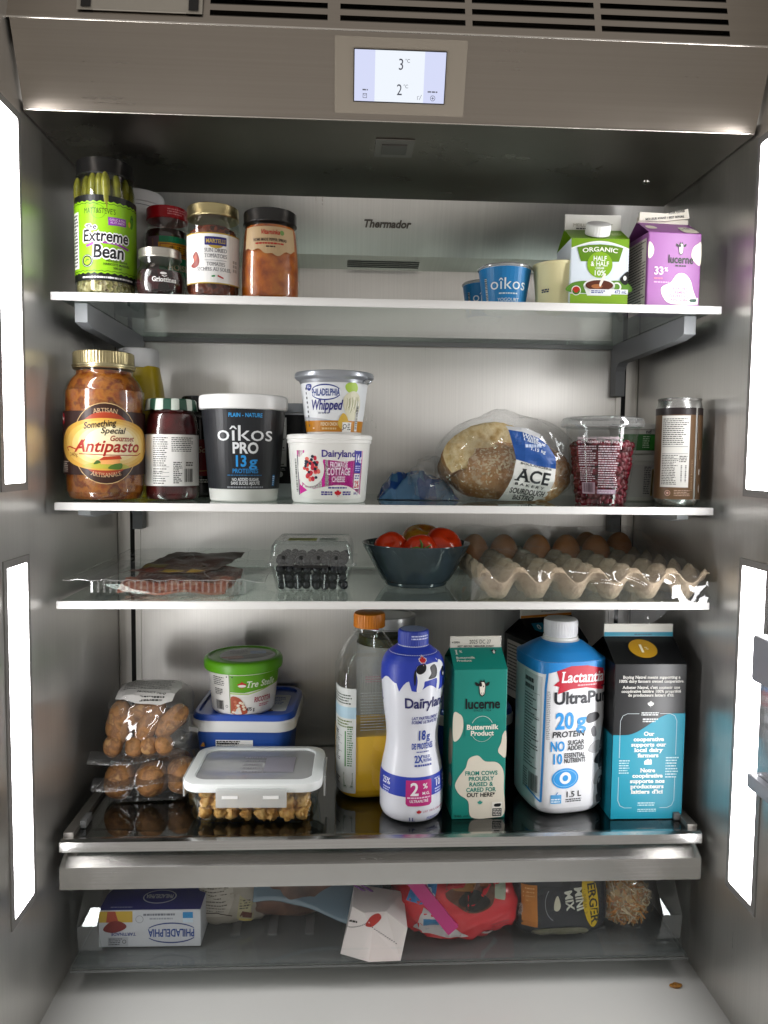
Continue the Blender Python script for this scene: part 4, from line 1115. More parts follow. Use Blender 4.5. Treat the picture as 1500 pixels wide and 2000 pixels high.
o = obj('blue_film', v, f, [bl1, bl2], t, 180, fm); sb = o.modifiers.new('soft', 'SUBSURF'); sb.levels = sb.render_levels = 2
v, f = crumple(9, .078, .05, .046); o = obj('clear_end', place(v, (.046, -.016, 0)), f, FILM2, t, 180); sb = o.modifiers.new('soft', 'SUBSURF'); sb.levels = sb.render_levels = 2

# --- bread
t = thing('bread_loaf', 'round sourdough loaf with cut slice in a clear labelled bag', 'bread', (.168, .135, Z2+.0002))
v, f = blob(.086, .068, .045, 2.4, 72, 40, .0035, 34, 1, flat=-.039)
def crust_material():
    m, t_, b_ = nt('bread_crust'); tc = t_.nodes.new('ShaderNodeTexCoord')
    def nz(sc_, det):
        n_ = t_.nodes.new('ShaderNodeTexNoise'); n_.inputs['Scale'].default_value = sc_; n_.inputs['Detail'].default_value = det
        t_.links.new(tc.outputs['Object'], n_.inputs['Vector']); return n_
    n1, n2, n3 = nz(22, 5), nz(170, 6), nz(14, 4)
    c1 = t_.nodes.new('ShaderNodeValToRGB'); e = c1.color_ramp.elements
    e[0].position, e[0].color = .34, (*lin('95642f'), 1); e[1].position, e[1].color = .66, (*lin('cc9c66'), 1)
    t_.links.new(n1.outputs[0], c1.inputs[0])
    ad = t_.nodes.new('ShaderNodeMath'); ad.operation = 'MULTIPLY_ADD'; ad.inputs[1].default_value = .55
    t_.links.new(n3.outputs[0], ad.inputs[0]); t_.links.new(n2.outputs[0], ad.inputs[2])
    mr = t_.nodes.new('ShaderNodeMapRange'); mr.inputs[1].default_value = .78; mr.inputs[2].default_value = .92; mr.inputs[4].default_value = .85
    t_.links.new(ad.outputs[0], mr.inputs[0])
    mx = t_.nodes.new('ShaderNodeMix'); mx.data_type = 'RGBA'; mx.inputs[7].default_value = (*lin('dcc6a6'), 1)
    t_.links.new(mr.outputs[0], mx.inputs[0]); t_.links.new(c1.outputs[0], mx.inputs[6]); t_.links.new(mx.outputs[2], b_.inputs['Base Color'])
    b_.inputs['Roughness'].default_value = .85
    bp = t_.nodes.new('ShaderNodeBump'); bp.inputs['Strength'].default_value = 1; bp.inputs['Distance'].default_value = .003
    t_.links.new(n2.outputs[0], bp.inputs['Height']); t_.links.new(bp.outputs[0], b_.inputs['Normal'])
    return m
crust = crust_material()
v = [Vector(p)*(1-.05*max(0, 1-abs(noise.noise(Vector(p)*26+Vector((4, 2, 9))))/.12)) for p in v]
loaf_v = place(v, (.004, -.004, .0405), (0, .06, 0))
obj('loaf', loaf_v, f, crust, t, 60)
rd = random.Random(31); lbv = BVHTree.FromPolygons([Vector(p) for p in loaf_v], f); fk = MB()
for k in range(330):
    x_, z_ = rd.gauss(-.012, .026), rd.gauss(.060, .014)
    h_, n_, i_, d_ = lbv.ray_cast(Vector((x_, -1, z_)), Vector((0, 1, 0)))
    if h_ is None: continue
    t1 = n_.orthogonal().normalized(); t1 = (Matrix.Rotation(rd.random()*6.28, 3, n_) @ t1); t2 = n_.cross(t1); s_ = rd.uniform(.0012, .0032)
    c_ = h_+n_*.0006
    fk.add([c_+t1*s_, c_+t2*s_*.5, c_-t1*s_, c_-t2*s_*.5, c_+n_*.0007], [(0, 1, 4), (1, 2, 4), (2, 3, 4), (3, 0, 4)])
ok_ = fk.build('oat_flakes', plain('d9c6a0', .8), t, 60); ok_['kind'] = 'stuff'
# the cut half: a domed slab with a pale crumb face and a crust rim
def slab(hw, hh, dep, nr=26, nd=8):
    out = []
    for k in range(nr+1):
        a_ = PI*k/nr; out.append((hw*math.cos(a_)*(1+.05*math.sin(3*a_)), hh*max(0., math.sin(a_))**.8))
    out += [(-hw*.95+2*hw*.95*k/8, -.012+.002*math.sin(k*2)) for k in range(0, 9)]
    n_ = len(out); vv = []; ff = []; fm = []
    cx_, cz_ = 0, hh*.38
    # crumb face in rings
    for j in range(nd+1):
        s_ = j/nd
        for x_, z_ in out:
            q = Vector((cx_+(x_-cx_)*s_, 0, cz_+(z_-cz_)*s_))
            q.y = -.0035*noise.noise(q*120)-.004*noise.noise(q*45)+.004*s_**6
            vv.append(q)
    for j in range(nd):
        for i in range(n_): ff.append((j*n_+i, (j+1)*n_+i, (j+1)*n_+(i+1) % n_, j*n_+(i+1) % n_)); fm.append(0)
    base_ = nd*n_
    for j in range(1, 7):
        for x_, z_ in out:
            q = Vector((x_*(1+.03*math.sin(j)), dep*j/6, z_*(1-.02*j))); q += Vector((x_, 0, z_)).normalized()*.0025*noise.noise(q*60); vv.append(q)
    for j in range(6):
        r0 = base_+j*n_; r1 = base_+(j+1)*n_
        for i in range(n_): ff.append((r0+i, r1+i, r1+(i+1) % n_, r0+(i+1) % n_)); fm.append(1)
    ff.append(tuple(range(base_+6*n_, base_+7*n_))); fm.append(1)
    return vv, ff, fm
v, f, fm = slab(.056, .042, .07)
obj('cut_slice', place(v, (-.036, -.050, .066), (-.28, -.30, .10)), f, [food('bread_crumb', ['bb9a5c', 'd9be88', 'e6d3a4', 'cdb076'], 75, .9, 1, detail=9, bscale=240), crust], t, 50, fm)
rd = random.Random(4); fl_ = MB()
# bag: tented film drawn to a peak
bv, bf = blob(.0985, .083, .060, 2.5, 110, 64, .0030, 36, 9, flat=-.056, sharp=2)
nb = []
for p in bv:
    q = Vector(p); k = max(0, q.z/.058)
    d = math.exp(-((q.x+.012)/.022)**2)*math.exp(-(q.y/.05)**2)
    q.z += k*.010*d*(1 if q.z > 0 else 0); q.x -= .018*k*k*(1 if q.x < 0 else -.35)*0
    q.x *= 1-.12*k
    nb.append(q+Vector((0, 0, .0565)))
bag = obj('bag_film', nb, bf, FILM, t, 60)
lb = Lab()
S = .678
B = lambda *pp: [((a-1011)*S, (984-b)*S) for a, b in pp]
lb.poly(B((1006, 899), (1047, 911), (1088, 917), (1085, 895), (1070, 872), (1052, 858), (1020, 846), (993, 842)), '1d4f98', 1)
lb.poly(B((982, 981), (1000, 935), (1006, 899), (1047, 911), (1088, 917), (1086, 940), (1080, 972), (1078, 982)), 'e9e8e4', 1)
lb.poly(B((993, 842), (1020, 846), (1052, 858), (1056, 850), (1030, 838), (990, 834)), 'd9dadb', 1)
rt = -.16
lb.text('White', *B((1034, 860))[0], 5.4, 'dfe6f2', 3, fit=22, rot=-.3); lb.text('Classique', *B((1042, 868))[0], 4.6, 'dfe6f2', 3, fit=30, rot=-.28); lb.greek(*B((1024, 876))[0], *B((1056, 870))[0], 1, 'b8c8e4', 3, 1, 0); lb.text('1.15 kg', *B((1048, 884))[0], 4, 'dfe6f2', 3, fit=21, rot=-.25)
lb.text('BOULANGERIE', *B((1046, 914))[0], 2.6, '222222', 3, fit=44, rot=-.2)
lb.text('ACE', *B((1041, 944))[0], 15.5, '26262a', 3, fit=45, serif=True, rot=rt, w='b'); lb.text('BAKERY', *B((1038, 953))[0], 3.2, '26262a', 3, fit=44, rot=-.18, sp=.3)
lb.text('SOURDOUGH', *B((1035, 968))[0], 7, '222226', 3, fit=50, rot=-.13, w='b'); lb.text('BISTRO', *B((1030, 979.5))[0], 6.6, '222226', 3, fit=30, rot=-.1, w='b')
lb.build('bag_label', t, on_mesh(nb, bf), 4, 4)
# twisted end of the bag
v, f = blob(.026, .02, .028, 2, 24, 14, .007, 70, 3, flat=-.027, sharp=2); obj('bag_tail', place(v, (-.108, -.02, .028), (0, .3, .3)), f, FILM2, t, 30)

# --- pomegranate cup
t = thing('pomegranate_cup', 'clear lidded cup of red pomegranate seeds with printed text', 'cup', (.2855, .075, Z2+.0002), -.22)
pr = [(.0335, 0), (.0348, .002), (.0356, .012), (.0362, .013), (.0478, .104)]
lathe('cup_body', pr, PET, t, cap1=False, smooth=35)
lathe('lid', [(.0480, .100), (.0528, .1012), (.0543, .1035), (.0540, .108), (.052, .1125), (.048, .1143), (.044, .1143), (.042, .112), (.0005, .112)], clear('lid_plastic', 'eef0f0', .09, .05, edge=.6, haze=.08), t, smooth=40)
sm = food('pomegranate', ['3d0813', '66101f', '7a182c', '30060e'], 40, .2, .1)
sv, sf = blob(.0047, .0038, .0056, 2.4, 8, 6)
mb = MB(); rd = random.Random(8)
for z_ in [.004+.0062*i for i in range(13)]:
    R_ = prof_at(pr, z_)-.0062
    nn_ = int(2*PI*R_/.0082)
    for k in range(nn_):
        a = 2*PI*(k+rd.random()*.6)/nn_
        if math.sin(a) > .5 and z_ < .06: continue
        mb.add(place(sv, (R_*math.cos(a)*rd.uniform(.93, 1), R_*math.sin(a)*rd.uniform(.93, 1), z_+rd.uniform(-.002, .002)), (rd.random()*6, rd.random()*6, rd.random()*6)), sf)
so = mb.build('pomegranate_seeds', sm, t, 180); so['kind'] = 'stuff'
lathe('seed_core', [(.024, .003), (.034, .078), (.001, .082)], plain('5a0c1c', .4), t)
lb = Lab()
lb.text('EMBALLAGE CONVENIENT', -3, 84.5, 3, 'd9c6cc', 1, fit=56, w='b'); lb.text('ENTIÈREMENT PRATIQUE', -3, 79.8, 3, 'd9c6cc', 1, fit=56, w='b')
lb.greek(-31, 50, -6, 77, 9, 'd2bcc4', 1, .45); lb.greek(-4, 22, 24, 77, 18, 'd2bcc4', 1, .45); lb.greek(-30, 30, -7, 49, 7, 'd2bcc4', 1, .4)
lb.rect(-28, 14, -8, 29, 'a88a98', 1); lb.barcode(-26, 16, -10, 28, '3a1a28', L=2); lb.rect(-5, 14, 22, 20, '9a7a90', 1); lb.greek(-4, 14.5, 21, 19.5, 2, 'd8c8d4', 2)
lb.build('printed_text', t, on_round(pr, .042, -.1), 4)

# --- two stacked dip tubs behind
for i, (z_, lab_, seed) in enumerate(((0, 'lower white dip tub with small print behind the pomegranate cup', 4), (.0672, 'upper white dip tub with green label stacked behind the pomegranate cup', 9))):
    t = thing('dip_tub', lab_, 'tub', (.3635, .165, Z2+.0002+z_), -.3, 'stacked dip tubs')
    h = .066 if i == 0 else .043
    pr = [(.030, 0), (.0315, .002), (.0345, h-.008)]
    lathe('tub_body', pr, plain('d8d6cf', .4), t, n=3, smooth=30)
    lathe('lid', [(.0335, h-.009), (.0362, h-.008), (.0362, h-.0015), (.034, h), (.0005, h)], plain('dedcd6', .4), t, n=3, smooth=40)
    lb = Lab()
    if i == 0:
        lb.rect(-30, 6, 34, 52, 'cfcbc8', 1); lb.greek(6, 10, 16, 50, 16, '3a3440', 2); lb.greek(22, 10, 33, 50, 16, '3a3440', 2); lb.rect(17, 8, 20.5, 46, 'b09a5a', 2); lb.rect(18, 10, 19.6, 44, '4a3a2a', 3)
    else:
        lb.rect(-30, 5, 34, 28, '2f7a34', 1); lb.rect(14, 6, 22, 26, '3fa03a', 2); lb.greek(3, 8, 13, 26, 6, 'c8e0c0', 2); lb.greek(24, 8, 33, 26, 6, 'c8e0c0', 2); lb.text('nd', 10, 29, 5, '33303a', 2)
    lb.build('label', t, on_round(pr, .033, .2, 3), 4)

# --- can
t = thing('drink_can', 'slim brown and silver drink can with nutrition label', 'can', (.3808, .055, Z2+.0002), -.24)
P_ = [(.020, .0035), (.0225, .0), (.0245, .001), (.0280, .0075), (.0288, .012), (.0288, .125), (.0270, .1335), (.0262, .1352), (.0272, .1367), (.0276, .138), (.0270, .1388), (.0256, .1387), (.0250, .136), (.0005, .136)]
lathe('can_body', P_, plain('c4c4c2', .25, .95), t, smooth=40)
lb = Lab()
lb.rect(-60, 8.5, 17, 126, '6f543a', 1, r=2); lb.rect(21, 8.5, 70, 126, '6f543a', 1, r=2)
lb.rect(-60, 117, 17, 126, '241c1c', 2); lb.rect(21, 117, 70, 126, '241c1c', 2)
lb.rect(-27, 24, 9, 116, 'e2e0da', 3); lb.greek(-25, 78, 7, 113, 14, '222222', 4, .4); lb.rect(-25, 76, 7, 76.5, '222222', 4); lb.rect(-25, 67, 7, 67.4, '222222', 4); lb.greek(-25, 27, -4, 66, 18, '33302c', 4, .4, .3); lb.greek(-3, 56, 7, 65, 4, '33302c', 4); lb.barcode(-1, 31, 6, 53, L=4, horiz=True)
lb.arcband(-16, 16.5, 3.8, 3.8, 1, 'c89a8a', 3); lb.ell(-16, 16.5, 1.6, 1.6, 'd8a898', 3); lb.greek(-8, 12.5, 12, 21, 4, 'c8a894', 3, .4); lb.text('LIGHTLY ROASTED', 14.5, 40, 2, 'b89a7a', 3, rot=PI/2, w='n', fit=40)
lb.ell(27, 44, 2, 4, 'd8d0c4', 3); lb.ell(27, 22, 1.6, 5, 'd8d0c4', 3); lb.line([(26, 60), (28, 66), (26, 72)], 1.2, 'c8b8a4', 3)
lb.build('label', t, on_round(P_[4:6]+[(.0288, .13)], .0288), 3)

# ================================================================== third shelf
# --- tray of bacon in a film bag
t = thing('meat_tray', 'clear plastic tray of sliced pink bacon in a loose film bag', 'meat tray', (-.275, .115, Z3+.0002), -.01)
def rrect(hx, hy, r, k=5):
    o = []
    for cx, cy, a in ((hx-r, -hy+r, -90), (hx-r, hy-r, 0), (-hx+r, hy-r, 90), (-hx+r, -hy+r, 180)):
        for i in range(k+1):
            tt = math.radians(a+90*i/k); o.append((cx+r*math.cos(tt), cy+r*math.sin(tt)))
    return o
def rbox(levels, k=5, cap0=True, cap1=False):
    """stack of rounded rectangles (hx, hy, r, z)"""
    v = []; f = []; n = 0
    for (hx, hy, r, z) in levels:
        o = rrect(hx, hy, r, k); n = len(o); v += [(a, b, z) for a, b in o]
    for i in range(len(levels)-1):
        for j in range(n): f.append((i*n+j, i*n+(j+1) % n, (i+1)*n+(j+1) % n, (i+1)*n+j))
    if cap0: f.append(tuple(range(n-1, -1, -1)))
    if cap1: f.append(tuple(range((len(levels)-1)*n, len(levels)*n)))
    return v, f
v, f = rbox([(.098, .082, .02, .0005), (.102, .086, .022, .004), (.108, .09, .024, .021), (.114, .096, .026, .0225), (.116, .098, .026, .0215)])
obj('tray', v, f, PET, t, 40)
rbm = MB()
for i in range(26):
    x = -.095+.0076*i
    rbm.box(x-.0012, x+.0012, -.0905, -.0882, .006, .0205)
rbm.build('tray_rib', clear('tray_rib', 'ffffff', .08, .1, haze=.04), t)
bac = food('bacon', ['94463a', 'b8806a', 'a05a48', 'c8a08a', '7d3830'], 55, .35, .3)
for i in range(9):
    y = -.074+.017*i; xs = [-.066+.135*k/14 for k in range(15)]
    mb = MB(); vv = []
    for k, x in enumerate(xs):
        wz = .0022*math.sin(k*.9+i*1.3); wy = .002*math.sin(k*.7+i)
        vv += [(x, y-.011+wy, .007+wz+i*.0002), (x, y+.011+wy, .0155+wz*1.2), (x, y+.012+wy, .0125+wz), (x, y-.010+wy, .004+wz)]
    ff = []
    for k in range(14):
        for j in range(4): ff.append((k*4+j, k*4+(j+1) % 4, k*4+4+(j+1) % 4, k*4+4+j))
    obj('bacon_slice', vv, ff, bac, t, 60)
# film bag rising towards the back
nx, ny = 56, 40; vv = []; ff = []
def film_z(a, b):
    x = -.124+.245*a; y = -.107+.285*b
    z = .0245+.005*b*(1-.35*abs(2*a-1)**2)
    z += .0022*noise.noise(Vector((x*30, y*30, 1)))+.0022*(1-2*abs(noise.noise(Vector((x*40+y*20, y*16, 4)))))
    if a < .06: z += -.002
    if b < .04: z -= .001
    return x, y, z
for j in range(ny+1):
    for i in range(nx+1): vv.append(film_z(i/nx, j/ny))
for j in range(ny):
    for i in range(nx): a = j*(nx+1)+i; ff.append((a, a+1, a+nx+2, a+nx+1))
obj('bag_film', vv, ff, FILM2, t, 60)
edge_ = MB(); edge_.tube([vv[i] for i in range(0, nx+1, 2)], .0005, 5); edge_.tube([vv[j*(nx+1)] for j in range(0, ny+1, 2)], .0005, 5); edge_.tube([vv[j*(nx+1)+nx] for j in range(0, ny+1, 2)], .0005, 5)
for c0, c1 in ((12, 30), (40, 22), (50, 44)): edge_.tube([Vector(vv[int(j/10*ny*.9+2)*(nx+1)+int(c0+(c1-c0)*j/10)])+Vector((0, 0, .0008)) for j in range(11)], .0004, 5)
edge_.build('film_fold_glint', clear('film_fold_glint', 'ffffff', .35, .1, edge=.3, haze=.1), t, 60)  # shiny tubes added to stand in for highlights along film edges and creases
lb = Lab()
lb.poly([(-58, -60), (36, -66), (60, 20), (66, 120), (-40, 120)], '6a544c', 1)
lb.poly([(-56, -54), (-26, -58), (-18, -30), (-54, -26)], '7a3a2c', 2); lb.poly([(-22, -56), (8, -60), (12, -44), (-18, -38)], 'a88a3c', 2); lb.poly([(-52, -22), (-22, -26), (-18, 4), (-50, 8)], '8a7a3a', 2); lb.smooth([(-30, 10), (10, -20), (40, 0), (44, 60), (0, 80), (-26, 50)], '6a3a32', 3); lb.poly([(14, -60), (32, -63), (36, -40), (18, -36)], 'b8903c', 3); lb.greek(-10, -30, 44, 20, 5, '9a8a78', 4, .3)
lb.build('meat_label', t, on_mesh(vv, ff, 'z'), 8, 8)

# --- berry clamshell
t = thing('berry_clamshell', 'clear hinged clamshell box of dark berries with yellow label', 'fruit box', (-.099, .116, Z3+.0002), -.03)
v, f = rbox([(.046, .046, .008, .0005), (.047, .047, .009, .003), (.054, .053, .011, .034), (.058, .057, .012, .036)])
obj('base', v, f, PET, t, 40)
v, f = rbox([(.0595, .0585, .012, .0355), (.0595, .0585, .012, .039), (.0555, .0545, .011, .0395), (.053, .052, .010, .060), (.048, .047, .008, .0675), (.046, .045, .008, .0665)], cap0=False, cap1=True)
obj('lid', v, f, clear('clamshell_lid', 'f0f2f2', .09, .06, bump=.3, bscale=50, haze=.04), t, 40)
mb = MB()
for k in range(5): mb.tube([(-.034+.017*k, -.0500, .004), (-.036+.018*k, -.0545, .024)], .0008, 6)
mb.build('wall_rib', clear('wall_rib', 'ffffff', .4, .1, haze=.2), t)
mb = MB()
for k in range(4): mb.box(-.038+.023*k, -.034+.023*k, -.0556, -.0545, .044, .0485)
mb.build('vent_hole', plain('050505', .6), t)
MB().box(-.022, .022, -.0602, -.0592, .0335, .0368).build('latch', plain('0b0b0c', .3), t)
mb = MB(); sv, sf = blob(.0062, .0062, .0058, 2, 10, 7); rd = random.Random(2)
for zz in range(4):
    for a in range(8):
        for b in range(8):
            if b > 2 and zz < 3: continue
            mb.add(place(sv, (-.041+.0117*a+rd.uniform(-.002, .002), -.0405+.0117*b+rd.uniform(-.002, .002), .008+.0105*zz+rd.uniform(-.001, .001)), (rd.random()*3, rd.random()*3, 0)), sf)
bo = mb.build('berries', food('black_berry', ['0b0a10', '16141f', '07070b'], 200, .35, .4), t, 180); bo['kind'] = 'stuff'
lb = Lab(); lb.rect(-32, -40, 6, -8, 'b8b43c', 1); lb.greek(-30, -36, 4, -12, 4, '5a6a1c', 2); lb.rect(10, -40, 34, -6, 'c8ccc4', 1); lb.greek(12, -38, 32, -8, 5, '666666', 2)
lb.build('label', t, on_top(.0668), None)

# --- bowl with tomatoes
t = thing('bowl', 'dark grey glazed bowl with flared wall holding tomatoes', 'bowl', (.0440, .135, Z3+.0002))
prof = curve([(.036, 0), (.043, .001), (.0446, .006), (.0475, .0075), (.057, .022), (.0665, .040), (.0745, .0555), (.0762, .0585)], 3)+[(.0758, .0597), (.0742, .0596)]+curve([(.0725, .056), (.064, .040), (.054, .022), (.044, .011), (.02, .008), (.0005, .008)], 3)
lathe('bowl', prof, food('bowl_glaze', ['2f3a3e', '3a4449', '46515a'], 14, .12, .02), t, 72, smooth=50, cap1=False)
mb = MB()
for k in range(12):
    a = 2*PI*k/12; pts = []
    for i in range(9):
        q = i/8; r_ = .0478+.026*q; z_ = .0085+.046*q; aa = a+.22*math.sin(PI*q)
        pts.append((r_*math.cos(aa), r_*math.sin(aa), z_))
    mb.tube(pts, .0006, 5)
mb.build('moulded_line', plain('4a565c', .12), t, 60)
def tomato(x, y, z, r, label, col, rot, stem=True, sq_=.86, grp='tomatoes in the bowl', nm='tomato', cat='tomato'):
    o = thing(nm, label, cat, (x, y, z), group=grp, rot=rot)
    v, f = blob(r, r, r*sq_, 2.15, 36, 22)
    v2 = []
    for p in v:
        q = Vector(p); d = math.hypot(q.x, q.y)/r
        if q.z > 0: q.z -= r*.22*math.exp(-(d/.28)**2)
        s_ = 1+.025*math.cos(5*math.atan2(q.y, q.x))*d
        v2.append(Vector((q.x*s_, q.y*s_, q.z)))
    obj('flesh', v2, f, col, o, 180)
    if stem:
        mb = MB(); g = plain('5a7a2a', .6)
        for k in range(5):
            a = 2*PI*k/5+.3
            mb.tube([(0, 0, r*sq_*.80), (r*.3*math.cos(a), r*.3*math.sin(a), r*sq_*.9), (r*.62*math.cos(a+.2), r*.62*math.sin(a+.2), r*sq_*.86)], [r*.07, r*.08, r*.015], 6)
        mb.tube([(0, 0, r*sq_*.7), (0, 0, r*sq_*1.0), (r*.12, 0, r*sq_*1.12)], r*.06, 6)
        mb.build('calyx', g, o, 60)
    return o
TR = food('tomato_red', ['c82a0c', 'da3c16', 'd03210'], 12, .18, 0, sss=.15)
TO = food('tomato_orange', ['c03010', 'd8a030', 'c85a20', 'd04018'], 22, .2, 0, sss=.15)
bx, by, bz = .044, .135, Z3
tomato(bx-.036, by-.016, bz+.0525, .0235, 'half sunken red tomato nearest the left rim of the bowl', TR, (.9, -.3, 0), False)
tomato(bx+.003, by-.036, bz+.050, .024, 'small red tomato with green star calyx at the front of the bowl', TR, (1.25, 0, 0))
tomato(bx+.036, by-.014, bz+.0565, .0265, 'glossy red tomato at the right side of the bowl', TR, (.6, .4, 0), False)
tomato(bx+.013, by+.024, bz+.053, .034, 'large mottled orange and red tomato at the back of the bowl', TO, (.3, .1, 0), False)
tomato(bx-.024, by+.026, bz+.044, .024, 'red tomato mostly hidden behind the others in the bowl', TR, (.3, .1, 0), False)

# --- egg tray
t = thing('egg_tray', 'grey brown moulded pulp egg tray wrapped in clear film', 'egg tray', (.115, .004, Z3+.0002), .0)
pt = .0485; NC = 6; RS = 10; vv = []; ff = []
def egg_z(x, y):
    cx, cy = math.cos(2*PI*x/pt), math.cos(2*PI*y/pt)
    s_ = (cx+cy)/2  # 1 at posts, 0 at saddles, -1 at cup bottoms
    if s_ > 0: z = .024+.018*min(1, (s_*1.35))**1.2
    else: z = .024-.0225*min(1, -s_*1.45)**.85
    if s_ > .78: z = max(z, .0415)
    return z
N = NC*RS
for j in range(N+1):
    for i in range(N+1):
        x, y = pt*i/RS, pt*j/RS
        z = egg_z(x, y)
        e = min(x, y, NC*pt-x, NC*pt-y)
        if e < .004: z = .025+(z-.025)*.7
        z += .0009*noise.noise(Vector((x*90, y*90, 2)))
        vv.append((x+.0006*noise.noise(Vector((x*60, y*60, 7))), y, max(z, .0012)))
for j in range(N):
    for i in range(N): a = j*(N+1)+i; ff.append((a, a+1, a+N+2, a+N+1))
o = obj('pulp_tray', vv, ff, food('pulp', ['a3917a', 'b9a78e', 'ad9b82'], 60, .9, .8, detail=9, bscale=300), t, 70)
sd = o.modifiers.new('thickness', 'SOLIDIFY'); sd.thickness = .0018; sd.offset = -1
ep = [(.0004, 0), (.0085, .0012), (.0155, .006), (.0200, .014), (.0218, .0225), (.0212, .032), (.0180, .042), (.0125, .050), (.0060, .0548), (.0004, .056)]
ev, ef = rings(curve(ep, 3), 32)
eme = None
esh = food('egg_shell', ['bd7a44', 'cf8a52', 'b4723e'], 10, .5, .15, bscale=400, sss=.05)
k = 0
names = {(4, 0): 'leftmost', (4, 1): 'second from left', (4, 2): 'third from left', (4, 3): 'fourth from left', (4, 4): 'fifth from left'}
for (j, i) in [(4, q) for q in range(5)]+[(5, 4), (5, 5)]:
    if eme is None:
        o = obj('egg', ev, ef, esh, None, 180); eme = o.data
    else:
        o = bpy.data.objects.new('egg', eme); COL.objects.link(o)
    o.location = (.115+pt*(i+.5), .004+pt*(j+.5), Z3+.0075); o.rotation_euler = (random.uniform(-.1, .1), random.uniform(-.1, .1), random.uniform(0, 6))
    if j == 4: tag(o, names[(4, i)].capitalize()+' brown egg in the front row of eggs', 'egg', 'brown eggs in the tray')
    else: tag(o, 'Brown egg half hidden behind the fifth egg in the tray' if i == 4 else 'Brown egg furthest right, in the rearmost row of the tray', 'egg', 'brown eggs in the tray')
# film over the tray, hanging over the front edge on the right
t = thing('film_wrap', 'crinkled clear film draped over the egg tray and shelf edge', 'plastic film', (.115, .004, Z3+.0002))
nu, nv = 70, 56; vv = []; ff = []
def wrap(a, b):
    x = -.014+.312*a
    path = [(.297, .02), (.293, .062), (.245, .0735), (.19, .070), (.13, .055), (.05, .047), (.004, .038), (-.007, .022)]
    hang = max(0, 1-((a-.67)/.15)**2)
    path += [(-.0085, .010-.012*hang), (-.0092, -.001-.030*hang)]
    s_ = b*(len(path)-1); i = min(int(s_), len(path)-2); q = s_-i
    y = path[i][0]*(1-q)+path[i+1][0]*q; z = path[i][1]*(1-q)+path[i+1][1]*q
    sidef = max(0, 1-a/.07)+max(0, (a-.94)/.06)
    if y > -.004: z -= .038*sidef**1.5
    nn_ = noise.noise(Vector((x*26, y*26, z*26+3)))+.6*(1-2*abs(noise.noise(Vector((x*55+y*30, y*35, z*55)))))
    k_ = .0040 if y > 0 else .0020
    return (x, y+(nn_*.001 if y > 0 else -abs(nn_)*.0025), z+nn_*k_+(.007*math.exp(-((a-.06)/.1)**2)*b))
for j in range(nv+1):
    for i in range(nu+1): vv.append(wrap(i/nu, j/nv))
for j in range(nv):
    for i in range(nu): a = j*(nu+1)+i; ff.append((a, a+1, a+nu+2, a+nu+1))
obj('film_sheet', vv, ff, clear('egg_film', 'fdfdfd', .06, .05, edge=.15, bump=.75, bscale=22, crease=True, haze=.02, bdist=.01), t, 60)

# ================================================================== bottom shelf
# --- two packs of brown fried pieces
sau = food('fried_piece', ['684628', '8a6238', '9a6c3e', '785234', 'ac8454'], 60, .65, .7, bscale=220)
def food_pack(label, x, y, z, hx, hy, h, seed, pieces, rz, flange):
    t = thing('snack_pack', label, 'food pack', (x, y, z), rz, 'stacked clear packs of fried pieces')
    rd = random.Random(seed)
    for i, (px, py, pz, l, r, a) in enumerate(pieces):
        v, f = blob(r, r, l/2, 2.15, 22, 16, .0009, 90, seed+i)
        obj('fried_piece', place([Vector(q)*(1+.13*noise.noise(Vector(q)*48+Vector((i*3.3, seed, 0)))) for q in v], (px, py, pz), (rd.uniform(-.25, .25), a, rd.uniform(-.4, .4))), f, sau, t, 180)
    v, f = rbox([(hx*.93, hy*.93, .02, .001), (hx, hy, .024, .010), (hx, hy, .026, h*.55), (hx*.96, hy*.9, .028, h*.80), (hx*.86, hy*.66, .028, h*.96), (hx*.6, hy*.4, .015, h)], 6, True, True)
    v = [Vector(p)+Vector((noise.noise(Vector(p)*28+Vector((seed, 0, 0))), noise.noise(Vector(p)*28+Vector((0, seed, 0))), .6*noise.noise(Vector(p)*28)))*.0045 for p in v]
    bmx = bmesh.new(); vs = [bmx.verts.new(p) for p in v]
    for q in f: bmx.faces.new([vs[i] for i in q])
    bmesh.ops.subdivide_edges(bmx, edges=bmx.edges[:], cuts=2, use_grid_fill=True)
    for q in bmx.verts: q.co += Vector((1, 1, .5))*(.0032*(1-2*abs(noise.noise(q.co*55+Vector((seed, 2, 1))))))*(1 if q.co.z > .004 else 0)
    bmx.verts.index_update(); vv = [q.co.copy() for q in bmx.verts]; ff = [[q.index for q in p.verts] for p in bmx.faces]; bmx.free()
    obj('pack_film', vv, ff, FILM, t, 50)
    z0, xl, xr = flange
    mb = MB(); n = 40; fv = []; fq = []
    for k in range(n+1):
        q = k/n; xx = xl+(xr-xl)*q
        yy = -hy-.006-.004*math.sin(q*5); zz = z0+.002*math.sin(q*7+seed)
        tooth = .0014*(k % 2)
        fv += [(xx, -hy+.004, zz+.001), (xx, yy-.004, zz-.002-.004*(1-q)), (xx+.0002, yy-.006-tooth, zz-.008*(1-q)-.003)]
    for k in range(n):
        for j in range(2): fq.append((3*k+j, 3*k+3+j, 3*k+4+j, 3*k+1+j))
    obj('sealed_flange', fv, fq, clear('seal_film', 'dcdcdc', .10, .12, haze=.05, hazecol='c8c4c4', bump=.6, bscale=120), t, 60)
    return t, vv, ff
